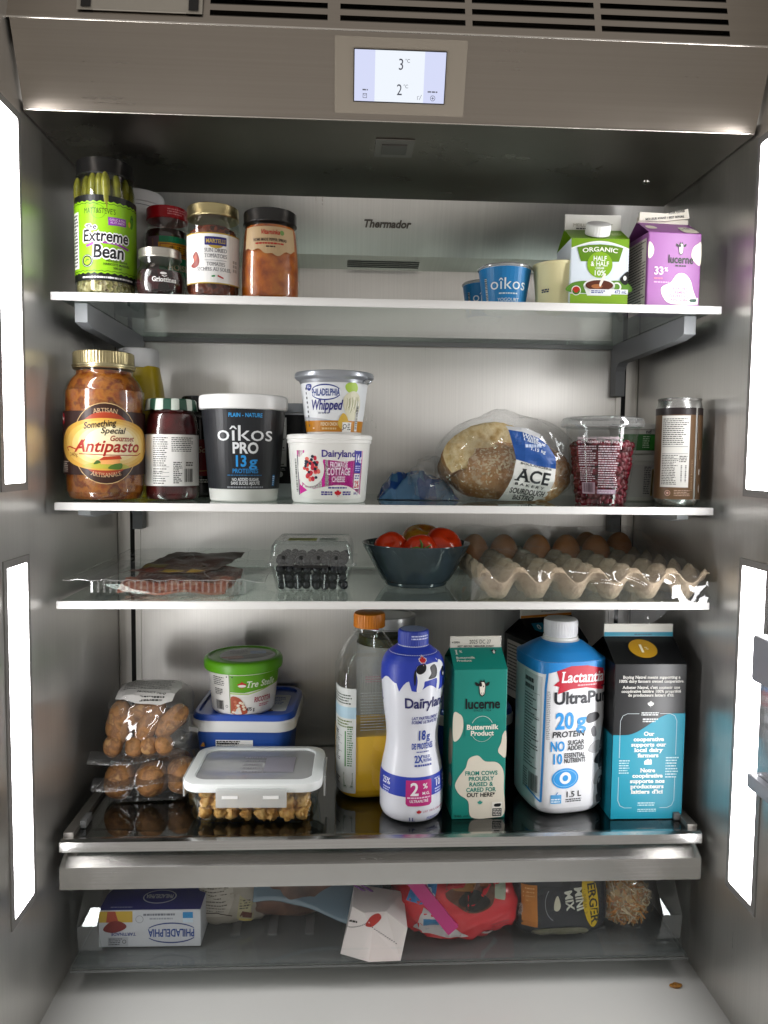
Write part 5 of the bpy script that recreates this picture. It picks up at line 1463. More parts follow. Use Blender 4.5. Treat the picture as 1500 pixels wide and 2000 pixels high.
# pieces: x, y, z, length, radius, tilt
low = [(-.040, -.040, .027, .052, .0215, .2), (.004, -.044, .028, .048, .0220, 0), (.043, -.036, .029, .050, .0215, -.2), (-.025, .012, .027, .05, .021, 1.2), (.025, .012, .027, .05, .021, 1.3), (0, .04, .027, .05, .02, 1.5)]
food_pack('lower clear pack of round brown fried pieces on the glass shelf', -.3275, .158, .0002, .060, .058, .068, 3, low, .05, (.036, -.072, .058))
up = [(-.036, -.034, .042, .066, .0170, .12), (.006, -.034, .044, .064, .0150, .55), (.034, -.036, .044, .062, .0145, .75), (-.042, -.046, .014, .030, .0135, .1), (-.013, -.046, .013, .028, .0130, 0), (.006, -.046, .014, .026, .0125, .2), (.026, -.046, .014, .030, .0130, 0), (-.015, .0, .03, .06, .016, 1.3), (.02, .01, .03, .06, .016, 1.4), (-.006, -.03, .056, .05, .014, 1.2)]
t, pv, pf = food_pack('upper clear pack of long brown fried pieces with a creased paper label', -.330, .150, .0665, .056, .054, .083, 8, up, .04, (.006, -.072, .056))
lb = Lab()
lb.poly([(-42, -34), (-14, -42), (20, -45), (36, -40), (44, -8), (38, 24), (0, 32), (-36, 20)], 'd2cfca', 1); lb.greek(-34, -22, 34, 22, 9, '4a4642', 2, .4, .15)
lb.text('PRODUCT INFO', 6, -31, 4, '2c2a28', 2, fit=40, rot=-.1); lb.greek(-8, -41, 26, -34, 2, '2c2a28', 2, .6)
lb.build('pack_label', t, on_mesh(pv, pf, 'z'), 5, 5)

# --- glass food container
t = thing('glass_container', 'rectangular glass food container with white clip lid, holding walnut pieces', 'food container', (-.1725, .086, .0002), -.02)
v, f = rbox([(.072, .048, .016, .0006), (.078, .054, .02, .004), (.083, .059, .022, .014), (.086, .062, .023, .0485)], 6)
obj('glass_dish', v, f, clear('dish_glass', 'f6faf8', .06, .02, edge=.4, bump=.05, bscale=20), t, 50)
v, f = rbox([(.080, .056, .02, .003), (.0805, .0565, .02, .0035)], 6, True, True)
v, f = rbox([(.086, .062, .022, .0485), (.0895, .0655, .024, .0490), (.0905, .0665, .025, .0545), (.089, .065, .024, .0595), (.083, .059, .022, .0612), (.077, .053, .018, .0612), (.0755, .0515, .017, .0585)], 6, False, False)
obj('lid_rim', v, f, plain('e8ecea', .42), t, 40)
v, f = rbox([(.0755, .0515, .017, .0583), (.0757, .0517, .017, .0587)], 6, True, True)
obj('lid_window', v, f, clear('lid_window', 'dfe1e2', .07, .12, haze=.42, hazecol='d6d7d8'), t, 40)
MB().box(-.044, .046, -.0705, -.0672, .031, .0555, bev=.0012).build('clip', clear('clip_white', 'f0f2f2', .06, .12, haze=.42, hazecol='f2f4f2'), t, 40)
for a, b in ((-.036, -.016), (.016, .036)): MB().box(a, b, -.0712, -.0706, .043, .047).build('clip_slot', plain('f2f2f0', .35), t)
for sx in (-1, 1): MB().box(*sorted((sx*.0907, sx*.0935)), -.034, .034, .03, .056, bev=.001).build('clip', clear('clip_white'), t, 40)
wal = food('walnut', ['96662c', 'c08a42', 'd8ac66', 'a8742e'], 70, .55, 1, bscale=110)
rd = random.Random(12); mbw = None
wm = None
for k in range(84):
    col_, row, lay = k % 8, (k//8) % 5, k//40
    v, f = blob(.0098, .0088, .0092, 2.2, 16, 12, .0042, 190, k*3.1)
    obj('walnut_piece', place(v, (-.062+.0177*col_+rd.uniform(-.003, .003), -.043+.0205*row+rd.uniform(-.002, .002), .013+.014*lay+rd.uniform(-.002, .003)), (rd.random()*2, rd.random()*2, rd.random()*3), rd.uniform(.8, 1.12)), f, wal, t, 60)
lb = Lab(); lb.greek(-20, -30, 14, 30, 5, 'a09ca2', 1, .4); lb.rect(10, -25, 50, 25, '9a96a0', 1); lb.build('lid_embossing', t, on_top(.0588))

# --- blue margarine tub with ricotta on top
def blue_tub(label, x, y, wx, wy, h, rz, rich):
    t = thing('spread_tub', label, 'tub', (x, y, .0002), rz, 'blue spread tubs')
    v, f = rbox([(wx*.80, wy*.80, .02, 0), (wx*.82, wy*.82, .022, .003), (wx*.93, wy*.93, .026, h*.82)], 6, True, True)
    obj('tub_body', v, f, plain('2a55a8', .36), t, 40)
    v, f = rbox([(wx*.93, wy*.93, .026, h*.76), (wx, wy, .028, h*.77), (wx*1.005, wy*1.005, .028, h*.9), (wx*.985, wy*.985, .028, h*.92)], 6, False, True)
    obj('lid_band', v, f, plain('e4e4e2', .38), t, 40)
    v, f = rbox([(wx*.985, wy*.985, .028, h*.921), (wx*.975, wy*.975, .028, h*.975), (wx*.94, wy*.94, .026, h), (wx*.88, wy*.88, .024, h), (wx*.865, wy*.865, .023, h*.965)], 6, False, True)
    obj('lid', v, f, plain('2450b4', .3), t, 40)
    if rich:
        MB().prism([(-wx*1.14, -wy*.3), (-wx*.99, -wy*.95), (-wx*.8, -wy*1.03), (-wx*.9, 0)], 'z', h*.77, h*.83).build('lid_tab', plain('e4e4e2', .38), t)
        yf = lambda z_: -wy*(.82+.11*z_/(h*.82))
        fn = lambda u, v, o: (u, yf(v)-o, v)
        lb = Lab(); lb.nutrition(-38, 24, 16, 66, L=2, n=7); lb.text('Nutrition Facts', -36, 59.5, 3.6, '1a1a1a', 4, al='l', fit=30); lb.text('Valeur nutritive', -36, 54.8, 3.4, '1a1a1a', 4, al='l', fit=30)
        lb.smooth([(26, 30), (30, 46), (44, 52), (54, 48), (56, 30)], 'a8642a', 2); lb.smooth([(34, 34), (40, 44), (50, 44), (50, 32)], 'c89a5a', 3); lb.smooth([(20, 26), (30, 40), (54, 50), (54, 46), (34, 36), (26, 24)], 'dfe2e4', 4)
        lb.smooth([(-60, 56), (-56, 62), (-54, 56)], 'c08a3a', 2); lb.build('label', t, fn)
        lb = Lab(); lb.rect(12, -44, 60, 34, 'cfd3d8', 1, r=6); lb.greek(26, -14, 54, 24, 5, '4a6ab0', 2); lb.smooth([(6, -44), (16, -30), (34, -34), (40, -44)], '6a5a34', 2); lb.build('lid_print', t, on_top(h*.966))
    return t
blue_tub('blue spread tub with white rim under the green lidded ricotta tub', -.2, .228, .0765, .0765, .104, -.05, True)
blue_tub('blue lidded spread tub in shadow behind the green carton', .140, .235, .062, .062, .102, 0, False)
t = thing('ricotta_tub', 'white ricotta tub with bright green lid stacked on the blue tub', 'tub', (-.2065, .203, .1022), facing(-.2, .2, .02))
pr = [(.0440, 0), (.0462, .003), (.0525, .066)]
lathe('tub_body', pr, plain('e6e4de', .38), t, smooth=30)
lathe('lid', [(.0535, .0625), (.0575, .0635), (.0583, .067), (.0583, .0735), (.057, .0775), (.0545, .0795), (.0515, .0795), (.050, .078), (.0005, .078)], plain('5ca318', .35), t, smooth=40)
lb = Lab()
lb.rect(-20, 62, 80, 63.5, 'f2f2ee', 1); lb.poly([(-20, 36), (-20, 61), (80, 61), (80, 40), (40, 40), (20, 38), (0, 35)], '62a31e', 1); lb.line([(-20, 34), (6, 33), (24, 37), (46, 42), (80, 42)], 1.4, 'a8cc5a', 2); lb.line([(-20, 31), (6, 30.5), (24, 34.5), (46, 40), (80, 40)], 1.2, 'f0f2ea', 3)
lb.leaf(-3, 46.5, 6.2, 'c8202c', 3); lb.ell(-3, 45.6, 5.4, 2, 'e8e0dc', 4); lb.text('Tre Stelle', 25, 43, 9, 'e6efd8', 3, fit=46, sh=.25, serif=True, w='b')
lb.text('RICOTTA', 28, 20, 7, 'a82a44', 3, fit=28, serif=True, sh=.15); lb.greek(22, 12, 40, 17, 2, 'c06070', 3); lb.text('475 g', 9, 7.5, 5, '222222', 3, fit=12)
lb.smooth([(-19, 4), (-19, 28), (-8, 28), (0, 18), (4, 4)], 'b0543a', 2)
for k in range(12): lb.ell(-16+(k*5.3) % 17, 6+(k*7.1) % 17, 2.4, 2, ('e8dcc4', 'c87a58', 'f0e6d4')[k % 3], 3+k*.04, 12)
lb.rect(-21, 4, -19.6, 62, '8aa070', 3); lb.ell(-24, 58.5, 1, 1, '111111', 2); lb.ell(-16, 58.5, 1, 1, '111111', 5)
lb.greek(-48, 44, -28, 58, 5, '33302c', 2, .4); lb.greek(-46, 30, -30, 40, 4, '33302c', 2, .5); lb.barcode(-46, 8, -31, 22); lb.arcband(-26, 14, 2, 2, .5, '333333', 2)
lb.build('label', t, on_round(pr, .048), 4)
lb = Lab(); lb.ell(6, -2, 41, 40, 'b9bcb4', 1); lb.smooth([(-22, -26), (20, -22), (44, 0), (30, 8), (-8, -8)], '54564e', 2); lb.smooth([(-34, -14), (-14, -24), (0, -18), (-10, -6)], '8a5a44', 3); lb.rect(10, 2, 34, 20, '9ab0c8', 3, r=3); lb.greek(-20, 4, 8, 24, 4, '6a6a6a', 3); lb.build('lid_print', t, on_top(.0782))

# --- jar at the back, behind the juice
t = thing('relish_jar', 'jar with red and white lid in shadow behind the juice bottle', 'jar', (.012, .258, .0002))
P_ = curve([(.040, 0), (.046, .003), (.048, .02), (.048, .19), (.045, .205), (.041, .212)], 3)
jar(t, P_, (.003, .2), food('relish', ['2a2a14', '4a4a20', '3a2418'], 70, .4, .5), .0024)
lid_round(.045, .212, .232, plain('b9bab8', .3, .5), t)
lb = Lab(); lb.rect(-44, 214.5, -16, 228, 'b81c20', 1); lb.build('lid_band', t, on_round([(.0445, .20), (.0445, .24)], .0445), 4)
lb = Lab(); lb.rect(-140, 4, 140, 188, 'b4b2ac', 1); lb.smooth([(30, 150), (44, 160), (54, 150), (44, 130)], '7a9a2c', 2); lb.build('label', t, on_round(P_, .048), 5)  # pale grey label added so the bottle in front looks lighter

# --- juice bottle
t = thing('juice_bottle', 'clear juice bottle with orange cap, one third full of orange juice', 'bottle', (-.0205, .145, .0002), .12)
P_ = [(.036, 0, 2.6), (.043, .003, 3), (.0465, .012, 3.6), (.0470, .03, 4), (.0470, .165, 4), (.0455, .182, 3.6), (.0410, .198, 3), (.0330, .213, 2.4), (.0245, .224, 2), (.0205, .231, 2), (.0200, .236, 2), (.0200, .24, 2)]
P_ = curve(P_, 3)
lathe('bottle_body', P_, clear('bottle_plastic', 'f7f9f9', .05, .03, edge=.4, bump=.1, bscale=18), t, 72, cap1=False, smooth=50)
jp = [(p[0]-.0014, p[1]+.001, p[2]) for p in P_ if p[1] < .090]
lathe('juice', jp+[(jp[-1][0], .0915, 4)], plain('ffc821', .3, 0, .25), t, 72, smooth=50)
for z_ in (.2255, .2305): lathe('neck_ring', [(.0205, z_), (.0225, z_+.0008), (.0205, z_+.0018)], clear('bottle_plastic'), t, cap0=False, cap1=False)
cap_screw(t, .0226, .0205, plain('d97f0e', .4), (0, 0, .2368), ribs=36)
lb = Lab(); lb.rect(-76, 12, -24, 160, 'dcdfdc', 1, r=2); lb.rect(-76, 118, -24, 134, 'b4d2e0', 2); lb.greek(-74, 137, -30, 152, 4, '3a4a3a', 3, .45); lb.greek(-60, 104, -28, 116, 3, '6a7a3a', 3)
lb.nutrition(-72, 55, -44, 100, '222222', 'dcdfdc', 2, n=12); lb.rect(-40, 50, -38, 100, '4a8a4a', 3); lb.greek(-36, 50, -28, 108, 18, '3a7a3a', 3, .5); lb.barcode(-42, 20, -28, 42, '2a5a2a', L=3, horiz=True); lb.greek(-70, 22, -48, 34, 3, '444444', 3)
lb.build('label', t, on_round(P_, .0470, 0, 4), 4, 30)
lb = Lab(); lb.greek(-12, 168, 18, 178, 3, 'b08a90', 1, .4); lb.greek(-18, 100, 22, 156, 14, 'c2c4c4', 1, .18); lb.ell(16, 128, 4, 5, '9a9c9c', 1); lb.build('far_print', t, on_round(P_, .0470, 0, 4), 4, 30)

# --- milk bottle
t = thing('milk_bottle', 'white waisted milk bottle with blue shoulder, cow picture and blue cap', 'bottle', (.0358, .068, .0002), .28)
P_ = curve([(.030, 0), (.0375, .0025), (.0418, .010), (.0424, .022), (.0421, .048), (.0402, .068), (.0362, .088), (.0345, .104), (.0352, .122), (.0390, .150), (.0416, .178), (.0421, .196), (.0408, .208), (.0350, .2190), (.0250, .2265), (.0202, .2305), (.0198, .236)], 3)
lathe('bottle_body', P_, plain('e4e6ee', .34, coat=.2), t, 64, smooth=60)
cap_screw(t, .0206, .0205, plain('2a3ea4', .38), (0, 0, .2300), ribs=40)
BL = '2c40ae'
lb = Lab()
top = [(-132+264*k/40, 230) for k in range(41)]
drip = []
for k in range(81):
    x = -132+264*k/80
    y = 179+3*math.sin(x*.09+1)+2.5*math.sin(x*.21)
    if -34 < x < -18: y += 12*math.sin((x+34)/16*PI/2)
    if x <= -34: y += 12*max(0, math.cos((x+34)/30))
    drip.append((x, y))
lb.poly(drip+top[::-1], BL, 1)
# cow
P = lambda q, s=1., ox=4, oy=178: [(ox+x*s, oy+y*s) for x, y in q]
lb.smooth(P([(-14, 0), (-13, 14), (-15, 26), (-12, 33), (0, 34), (14, 35), (22, 32), (24, 26), (20, 20), (20, 6), (18, -2), (14, -2), (15, 12), (12, 15), (0, 13), (-4, 12), (-5, 6), (-9, -1)]), 'eceef2', 2)
lb.smooth(P([(-15, 26), (-12, 33), (-2, 34), (-3, 26), (-10, 22)]), '14141a', 3); lb.smooth(P([(-16, 28), (-18, 20), (-17, 8), (-15.5, 10), (-15, 22)]), '14141a', 3); lb.smooth(P([(1, 16), (5, 22), (4, 30), (12, 33), (15, 26), (13, 17), (6, 15)]), '14141a', 3); lb.smooth(P([(18, 32), (24, 37), (31, 31), (29, 26), (22, 26)]), 'eceef2', 3); lb.smooth(P([(25, 26), (24, 18), (28, 14), (31, 20), (30, 27)]), '14141a', 4); lb.ell(33, 196, 2.2, 2.8, 'eceef2', 5); lb.line(P([(20, 37), (18, 39)]), 1.2, 'eceef2', 3)
lb.leaf(-1, 217, 6.4, 'e8e8ec', 3); lb.leaf(-1, 217, 5.2, 'c01a26', 4)
lb.text('Dairyland', 7, 155, 13, '2a2a66', 3, fit=66, w='b'); lb.text('Dairyland.', -98, 158, 13, '2a2a66', 3, fit=66, w='b'); lb.leaf(-2, 166.5, 1.8, '2a2a66', 4)
lb.text('LAIT PARTIELLEMENT', 5, 139, 3.9, '3a4490', 3, fit=42, sh=.15); lb.text('ÉCRÉMÉ ULTRAFILTRÉ', 5, 133.4, 3.9, '3a4490', 3, fit=42, sh=.15)
lb.text('18', 0, 111, 12.2, '2e4aa4', 3, w='h', fit=13.5); lb.text('g', 11.5, 111, 9.6, '2e4aa4', 3, w='b'); lb.text('DE PROTÉINES', 2.5, 99, 7.2, '2e4aa4', 3, fit=36, w='h'); lb.greek(-8, 94.4, 12, 95.8, 1, '6a74b4', 3, 1, 0)
lb.text('2X', -5, 82, 8.6, '2e4aa4', 3, fit=12, w='h'); lb.text('PLUS DE', 8, 87, 3.4, '2e4aa4', 3, fit=12); lb.text('PROTÉINES', 9, 82.2, 3.4, '2e4aa4', 3, fit=14); lb.greek(-11, 77, 15, 79.4, 1, '4a58a4', 3, 1, 0)
lb.rect(-132, 38, 132, 64, BL, 2)
lb.poly([(-22, 60), (12, 60), (12, 29), (9, 26), (-19, 26), (-22, 29)], 'c02a7c', 4); lb.text('2', -11, 40.5, 16, 'f4eef4', 5, w='b', fit=11); lb.text('%', 3, 49, 6.4, 'f4eef4', 5, w='b'); lb.text('M.G.', 4, 41, 3.6, 'f4eef4', 5); lb.greek(-20, 36, 10, 38.4, 1, 'f0c8e0', 5, .8, 0); lb.text('ULTRAFILTRÉ', -5, 31, 3.3, 'f4eef4', 5, fit=24)
lb.text('10', 24, 48.5, 8.2, 'eef0fa', 4, w='b', fit=11); lb.greek(18, 36, 31, 46.5, 3, 'c8d0f0', 4, .5); lb.greek(18, 57.6, 30, 59, 1, 'c8d0f0', 4, 1, 0); lb.text('25%', 44, 50, 8, 'eef0fa', 4, w='b', fit=14); lb.greek(38, 37, 52, 47, 3, 'c8d0f0', 4, .5); lb.rect(34, 38, 34.5, 58, '8a98d8', 4)
lb.text('25%', -52, 50, 8, 'eef0fa', 4, w='b', fit=15); lb.greek(-58, 37, -44, 47, 3, 'c8d0f0', 4, .5)
lb.leaf(-5, 18, 3.4, 'b8202c', 3); lb.text('LAIT 100 % CANADIEN', 19, 16.6, 2.7, 'a84a6a', 3, fit=38, w='n'); lb.text('1L', -14, 4.8, 5.6, '3a4490', 3, w='b', sp=.1); lb.greek(6, 5, 26, 10, 2, '6a74b4', 3)
lb.build('label', t, on_round(P_, .0410), 3, 5)
lb = Lab(); lb.greek(-10, 239, 18, 246, 2, 'c8d0f0', 1, .5); lb.build('cap_print', t, on_round([(.0207, .23), (.0207, .25)], .0207), 3)
lathe('cap_top', [(.0172, .2505), (.0172, .2508), (.0005, .2508)], plain('8a90b4', .5), t, 32)

# --- buttermilk carton
t = thing('buttermilk_carton', 'teal green buttermilk carton with white cow emblem and blotches', 'carton', (.1215, .079, .0002), .05)
Wc, Dc, hb, hg, hf = .0715, .0715, .202, .0205, .0155
TG = plain('12897c', .38)
carton(t, Wc, Dc, hb, hg, hf, TG, TG, plain('e2ddd2', .45), gus=plain('0f6a60', .45))
lb = Lab(); CR = 'e0d9c8'
cow_head(lb, 2, 177, 11, fc='eee8da')
lb.text('lucerne', 3, 149.5, 13, '12141a', 3, fit=47, w='b'); lb.text('SINCE 1904', 3, 145.5, 2.6, '12302c', 3, fit=24, w='n', sp=.1)
lb.arcband(3, 122, 15.5, 17.5, .6, 'd8e4dc', 2, -170, 350); lb.rect(-20, 113, 26, 130, '12897c', 3); lb.text('Buttermilk', 3, 121.5, 6.4, 'efe9dc', 4, w='h', fit=42); lb.text('Product', 3, 113.2, 6.4, 'efe9dc', 4, w='h', fit=31)
lb.smooth([(-35.6, 109), (-29, 108), (-23, 120), (-23, 136), (-28, 143), (-35.6, 143)], CR, 1); lb.smooth([(35.6, 84), (29, 86), (25, 92), (29, 103), (31, 114), (35.6, 117)], CR, 1)
lb.smooth([(-27, 58), (-32, 46), (-26, 34), (-14, 24), (-9, 2), (20, .8), (35.2, 6), (34, 40), (33, 64), (24, 76), (8, 78), (-2, 86), (-14, 82), (-18, 70)], CR, 1)
for i, s_ in enumerate(('FROM COWS', 'PROUDLY', 'RAISED &', 'CARED FOR')): lb.text(s_, 3, 59.5-7.5*i, 5.4, '138a7c', 3, w='b', fit=(44, 34, 32, 40)[i])
lb.text('OUT HERE*', 3, 30, 5.4, '14181a', 3, w='b', fit=38); lb.leaf(2, 22, 3.6, '3a9a8c', 3)
lb.text('946 mL', -22, 2.6, 3.6, '0c2a26', 3, fit=21, w='n'); lb.rect(18, 2, 32.5, 22, 'e6e2d8', 3); lb.rect(19, 3, 31.5, 13.5, '16181a', 4); lb.greek(20, 4, 30.5, 12.5, 4, 'd8d4cc', 5, .5, 0); lb.smooth([(22, 16), (29, 16), (30, 20), (22, 19.5)], '16181a', 4)
lb.build('front_print', t, on_front(-Dc/2))
lb = Lab(); lb.text('1', -28, 27, 8, 'e8e4d8', 2, w='h', serif=True); lb.text('%', -22, 30, 4, 'e8e4d8', 2); lb.text('Buttermilk', -30, 19, 3.6, 'e8e4d8', 2, al='l', fit=25, w='b'); lb.text('Product', -30, 13.6, 3.6, 'e8e4d8', 2, al='l', fit=20, w='b'); cow_head(lb, 23, 31, 4.4); lb.build('roof_print', t, roof_map(Dc, hb, hg))
lb = Lab(); lb.text('2025 DC 27', 6, 6.2, 5.2, '5a5650', 2, w='n', fit=30); lb.text('BEST BEFORE / MEILLEUR AVANT', 0, 1.6, 2.3, '2a2826', 2, fit=50); lb.text('OPEN', -26, 7, 2.4, '2a2826', 2, fit=8); lb.poly([(-33, 8), (-31, 6.8), (-31, 9.2)], '2a2826', 2); lb.build('date_print', t, on_front(-.0013, 0, hb+hg-.001))
lb = Lab(); lb.smooth([(8, 70), (30, 76), (34, 110), (14, 116)], 'a09a88', 1); lb.greek(-4, 30, 30, 66, 10, '6ab0a4', 1, .4); lb.smooth([(12, 40), (30, 44), (30, 58), (16, 56)], '9a9484', 2); lb.build('side_print', t, on_left(-Wc/2))

# --- black carton behind
t = thing('milk_carton', 'black milk carton with orange stripe behind the blue shouldered bottle', 'carton', (.262, .245, .0002), .32)
Wc, Dc, hb, hg, hf = .094, .094, .198, .032, .0155
BK = plain('0c0d0f', .33)
carton(t, Wc, Dc, hb, hg, hf, BK, BK, plain('dcd8cc', .45), gus=plain('0a0a0c', .4))
lb = Lab(); lb.rect(-46.5, .2, 46.5, 4, 'c87a1e', 1); lb.greek(-10, 7, 24, 14, 2, '9a968c', 1, .5); lb.build('seal_stripe', t, on_front(-.0013, 0, hb+hg))
lb = Lab(); lb.poly([(-34, 44), (-14, 44), (-14, 30), (-24, 24), (-34, 30)], '1f7f9c', 1); lb.text('0', -24, 31, 9, 'e0e4e4', 2, w='h'); lb.build('roof_print', t, roof_map(Dc, hb, hg))
lb = Lab(); lb.rect(-36, 100, 40, 190, 'b4aea2', 1); lb.greek(-34, 110, 38, 186, 14, '2a2826', 2, .45); lb.rect(-36, 20, 40, 98, '55524c', 1); lb.build('side_print', t, on_left(-Wc/2))

# --- ultra filtered milk bottle
t = thing('milk_bottle', 'large white milk jug bottle with bright blue shoulder and white cap', 'bottle', (.2435, .098, .0002), .20)
P_ = [(.040, 0, 3), (.0465, .003, 3.4), (.0505, .012, 4), (.0512, .03, 4.4), (.0512, .196, 4.4), (.0507, .204, 4.2), (.0480, .212, 3.6), (.0400, .2205, 2.8), (.0300, .2275, 2.2), (.0240, .2308, 2), (.0222, .2325, 2), (.0222, .237, 2)]
P_ = curve(P_, 3)
lathe('bottle_body', P_, plain('e4e5e8', .34, coat=.2), t, 80, smooth=60)
lathe('neck_ring', [(.0218, .2312), (.0238, .232), (.0238, .2345), (.0218, .2355)], WHITE, t, cap0=False, cap1=False)
cap_screw(t, .0232, .0215, plain('e0e0e2', .4), (0, 0, .2372), ribs=40)
lb = Lab(); BU = '2484cc'
sh = [(-160+320*k/60, 183+5*math.sin(k*.35)*(1 if abs(-160+320*k/60) < 45 else .3)) for k in range(61)]
lb.poly([(-170, 194)]+[(-170+340*k/60, 194+(9*math.cos((-170+340*k/60)/46*PI/2) if abs(-170+340*k/60) < 46 else 0)) for k in range(1, 60)]+[(170, 194), (170, 230), (-170, 230)], BU, 1)
lb.line([(-47, 20), (-46, 60), (-45, 120), (-44, 175), (-42, 196)], 3, BU, 2); lb.line([(-47, 20), (-60, 26), (-80, 30)], 2.6, BU, 2)
lb.rect(-92, 26, -49, 190, 'c2c5c8', 1); lb.nutrition(-90, 60, -51, 186, '2a2c30', 'c2c5c8', 2, n=24); lb.barcode(-74, 30, -52, 54, L=3); lb.greek(-90, 28, -76, 56, 8, '44484c', 3)
lb.poly([(-34, 180), (-26, 186), (-30, 199), (-10, 205), (14, 205), (40, 199), (44, 180), (40, 170), (12, 175), (-10, 174), (-28, 168), (-26, 178)], 'bc1c34', 2); lb.text('Lactantia', 8, 183, 14, 'f4eef0', 4, sh=.12, w='b', fit=64, rot=-.02, serif=True); lb.greek(0, 178, 28, 179.6, 1, 'e8b8c0', 4, 1, 0)
lb.text('UltraPur', -33, 154.5, 15.5, '25282e', 3, al='l', w='h', fit=80); lb.rect(36, 174.5, 45, 176.5, '25282e', 3)
lb.text('20', -17, 121, 21, '2f96dc', 3, w='h', fit=26); lb.text('g', 7, 121, 20, '2f96dc', 3, w='h', fit=13); lb.text('PROTEIN', -11, 109.5, 7.6, '25282e', 3, w='b', fit=46, sh=.12)
lb.text('NO', -26, 91, 12.6, '2f96dc', 3, w='h', fit=20); lb.text('SUGAR', 0, 98.4, 6.2, '25282e', 3, fit=24); lb.text('ADDED', 0, 91, 6.2, '25282e', 3, fit=24)
lb.text('10', -26.5, 73.6, 13, '2f96dc', 3, w='h', fit=15); lb.text('ESSENTIAL', -1.5, 81.2, 6, '25282e', 3, fit=30); lb.text('NUTRIENTS', -1, 74, 6, '25282e', 3, fit=31)
lb.ell(-14, 53, 19, 14, '2f96dc', 2); lb.arcband(-14, 53, 16.5, 11.6, .5, 'a8d4f0', 3); lb.ell(-14, 53.5, 8.2, 8.2, 'e8f0f8', 3); lb.ell(-14, 53.5, 4, 4.2, '2f96dc', 4)
lb.rect(-34, 19, -19, 31, '5aa4d8', 2); lb.greek(-33, 20, -20, 26.5, 2, 'e0ecf4', 3, .5); lb.line([(-27, 31), (-24, 34.5)], 1, '3a84c0', 3); lb.text('1.5 L', -2, 27, 7.4, '25282e', 3, fit=23, w='b'); lb.greek(-13, 19.5, 10, 25, 2, '44484e', 3, .5, 0)
COWP = [([(17, 126), (14, 132), (18, 139), (30, 140), (35, 134), (28, 128)], '3a3a3e'), ([(24, 108), (22, 118), (28, 121), (30, 108)], '6a6a6e'), ([(38, 60), (34, 76), (37, 94), (41, 116), (48, 130), (54, 100), (54, 60)], '4c4c50'), ([(18, 88), (24, 98), (36, 101), (40, 90), (30, 84)], 'a2a2a4'), ([(28, 72), (34, 83), (46, 86), (48, 74), (38, 68)], '2a2a2e'), ([(38, 22), (34, 38), (38, 50), (48, 46), (48, 20)], '3a3a3e'), ([(28, 42), (33, 58), (43, 62), (38, 42)], 'b8b8ba'), ([(36, 12), (33, 24), (40, 26), (44, 12)], '55555a')]
for pts, c in COWP: lb.smooth(pts, c, 2)
lb.build('label', t, on_round([(a, b, c) for a, b, c in P_], .0512, 0, 4.4), 4, 5)
lb = Lab(); lb.greek(-42, 106, -37, 172, 26, 'a0a4aa', 1, .5, .1); lb.build('date_stamp', t, on_round(P_, .0512, 0, 4.4), 4)

# --- black and turquoise carton
t = thing('milk_carton', 'black and turquoise milk carton with gold circle on its roof', 'carton', (.3475, .0835, .0002), .0)
Wc, Dc, hb, hg, hf = .097, .096, .2105, .026, .0175
carton(t, Wc, Dc, hb, hg, hf, plain('121315', .3), plain('121315', .3), plain('dad8ce', .45), gus=plain('0a0a0c', .35))
lb = Lab(); TQ = '128aa2'; x = 48.2
wave = [(-x+2*x*k/24, 144-29*(0.5+.5*math.cos(PI*min(1, max(0, (k-4)/16))))) for k in range(25)]
lb.poly([(-x, .8), (x, .8)]+wave[::-1], TQ, 1)
for i, s_ in enumerate(('Buying Natrel means supporting a', '100% dairy farmers owned cooperative.')): lb.text(s_, 1, 191.2-5.4*i, 3.7, 'd4d2cc', 3, serif=True, fit=(77, 88)[i], w='b')
for i, s_ in enumerate(("Acheter Natrel, c'est soutenir une", 'coopérative laitière 100% propriété', "de producteurs laitiers d'ici.")): lb.text(s_, 1, 177.5-5.2*i, 3.7, 'd4d2cc', 3, serif=True, fit=(77, 80, 62)[i], w='b')
lb.leaf(1, 157, 4.4, 'e0e0dc', 3)
lb.line([(-14, 144), (-30, 144), (-36, 141), (-39, 134), (-39, 84)], .6, 'c2ccd0', 3); lb.line([(14, 144), (28, 144), (34, 141), (37, 134), (37, 88)], .6, 'c2ccd0', 3); lb.line([(-39, 58), (-39, 26), (-36, 19), (-30, 16), (-20, 16)], .6, 'c2ccd0', 3); lb.line([(37, 58), (37, 26), (34, 19), (28, 16), (18, 16)], .6, 'c2ccd0', 3)
lb.greek(-11, 141, 13, 146.4, 2, 'd0d4d4', 3, .6, .2); lb.greek(-9, 132, 12, 138, 2, 'd0d4d4', 3, .6, .2)
for i, s_ in enumerate(('Our', 'cooperative', 'supports our', 'local dairy', 'farmers')): lb.text(s_, 0, 114.2-7.3*i, 5.2, 'e8e8e2', 3, serif=True, w='h', fit=(14, 41, 47, 38, 28)[i])
lb.poly([(-5, 75), (5, 75), (5, 81), (3, 83), (3, 80.5), (0, 83), (-5, 79.5)], 'e8e8e2', 3)
for i, s_ in enumerate(('Notre', 'coopérative', 'supporte nos', 'producteurs', "laitiers d'ici")): lb.text(s_, 0, 64.6-7.3*i, 5.2, 'e8e8e2', 3, serif=True, w='h', fit=(20, 41, 47, 45, 43)[i])
lb.greek(-39, 62, -24, 82, 6, 'b8d4da', 3, .45); lb.greek(24, 56, 42, 86, 8, 'b8d4da', 3, .45); lb.greek(-12, 18, 12, 24, 2, 'b8d4da', 3, .5); lb.greek(-12, 10, 14, 15, 2, 'b8d4da', 3, .5)
lb.build('front_print', t, on_front(-Dc/2))
lb = Lab(); lb.rect(-47.5, .6, 47.5, 114, '0f6f82', 1); lb.build('side_print', t, on_left(-Wc/2))
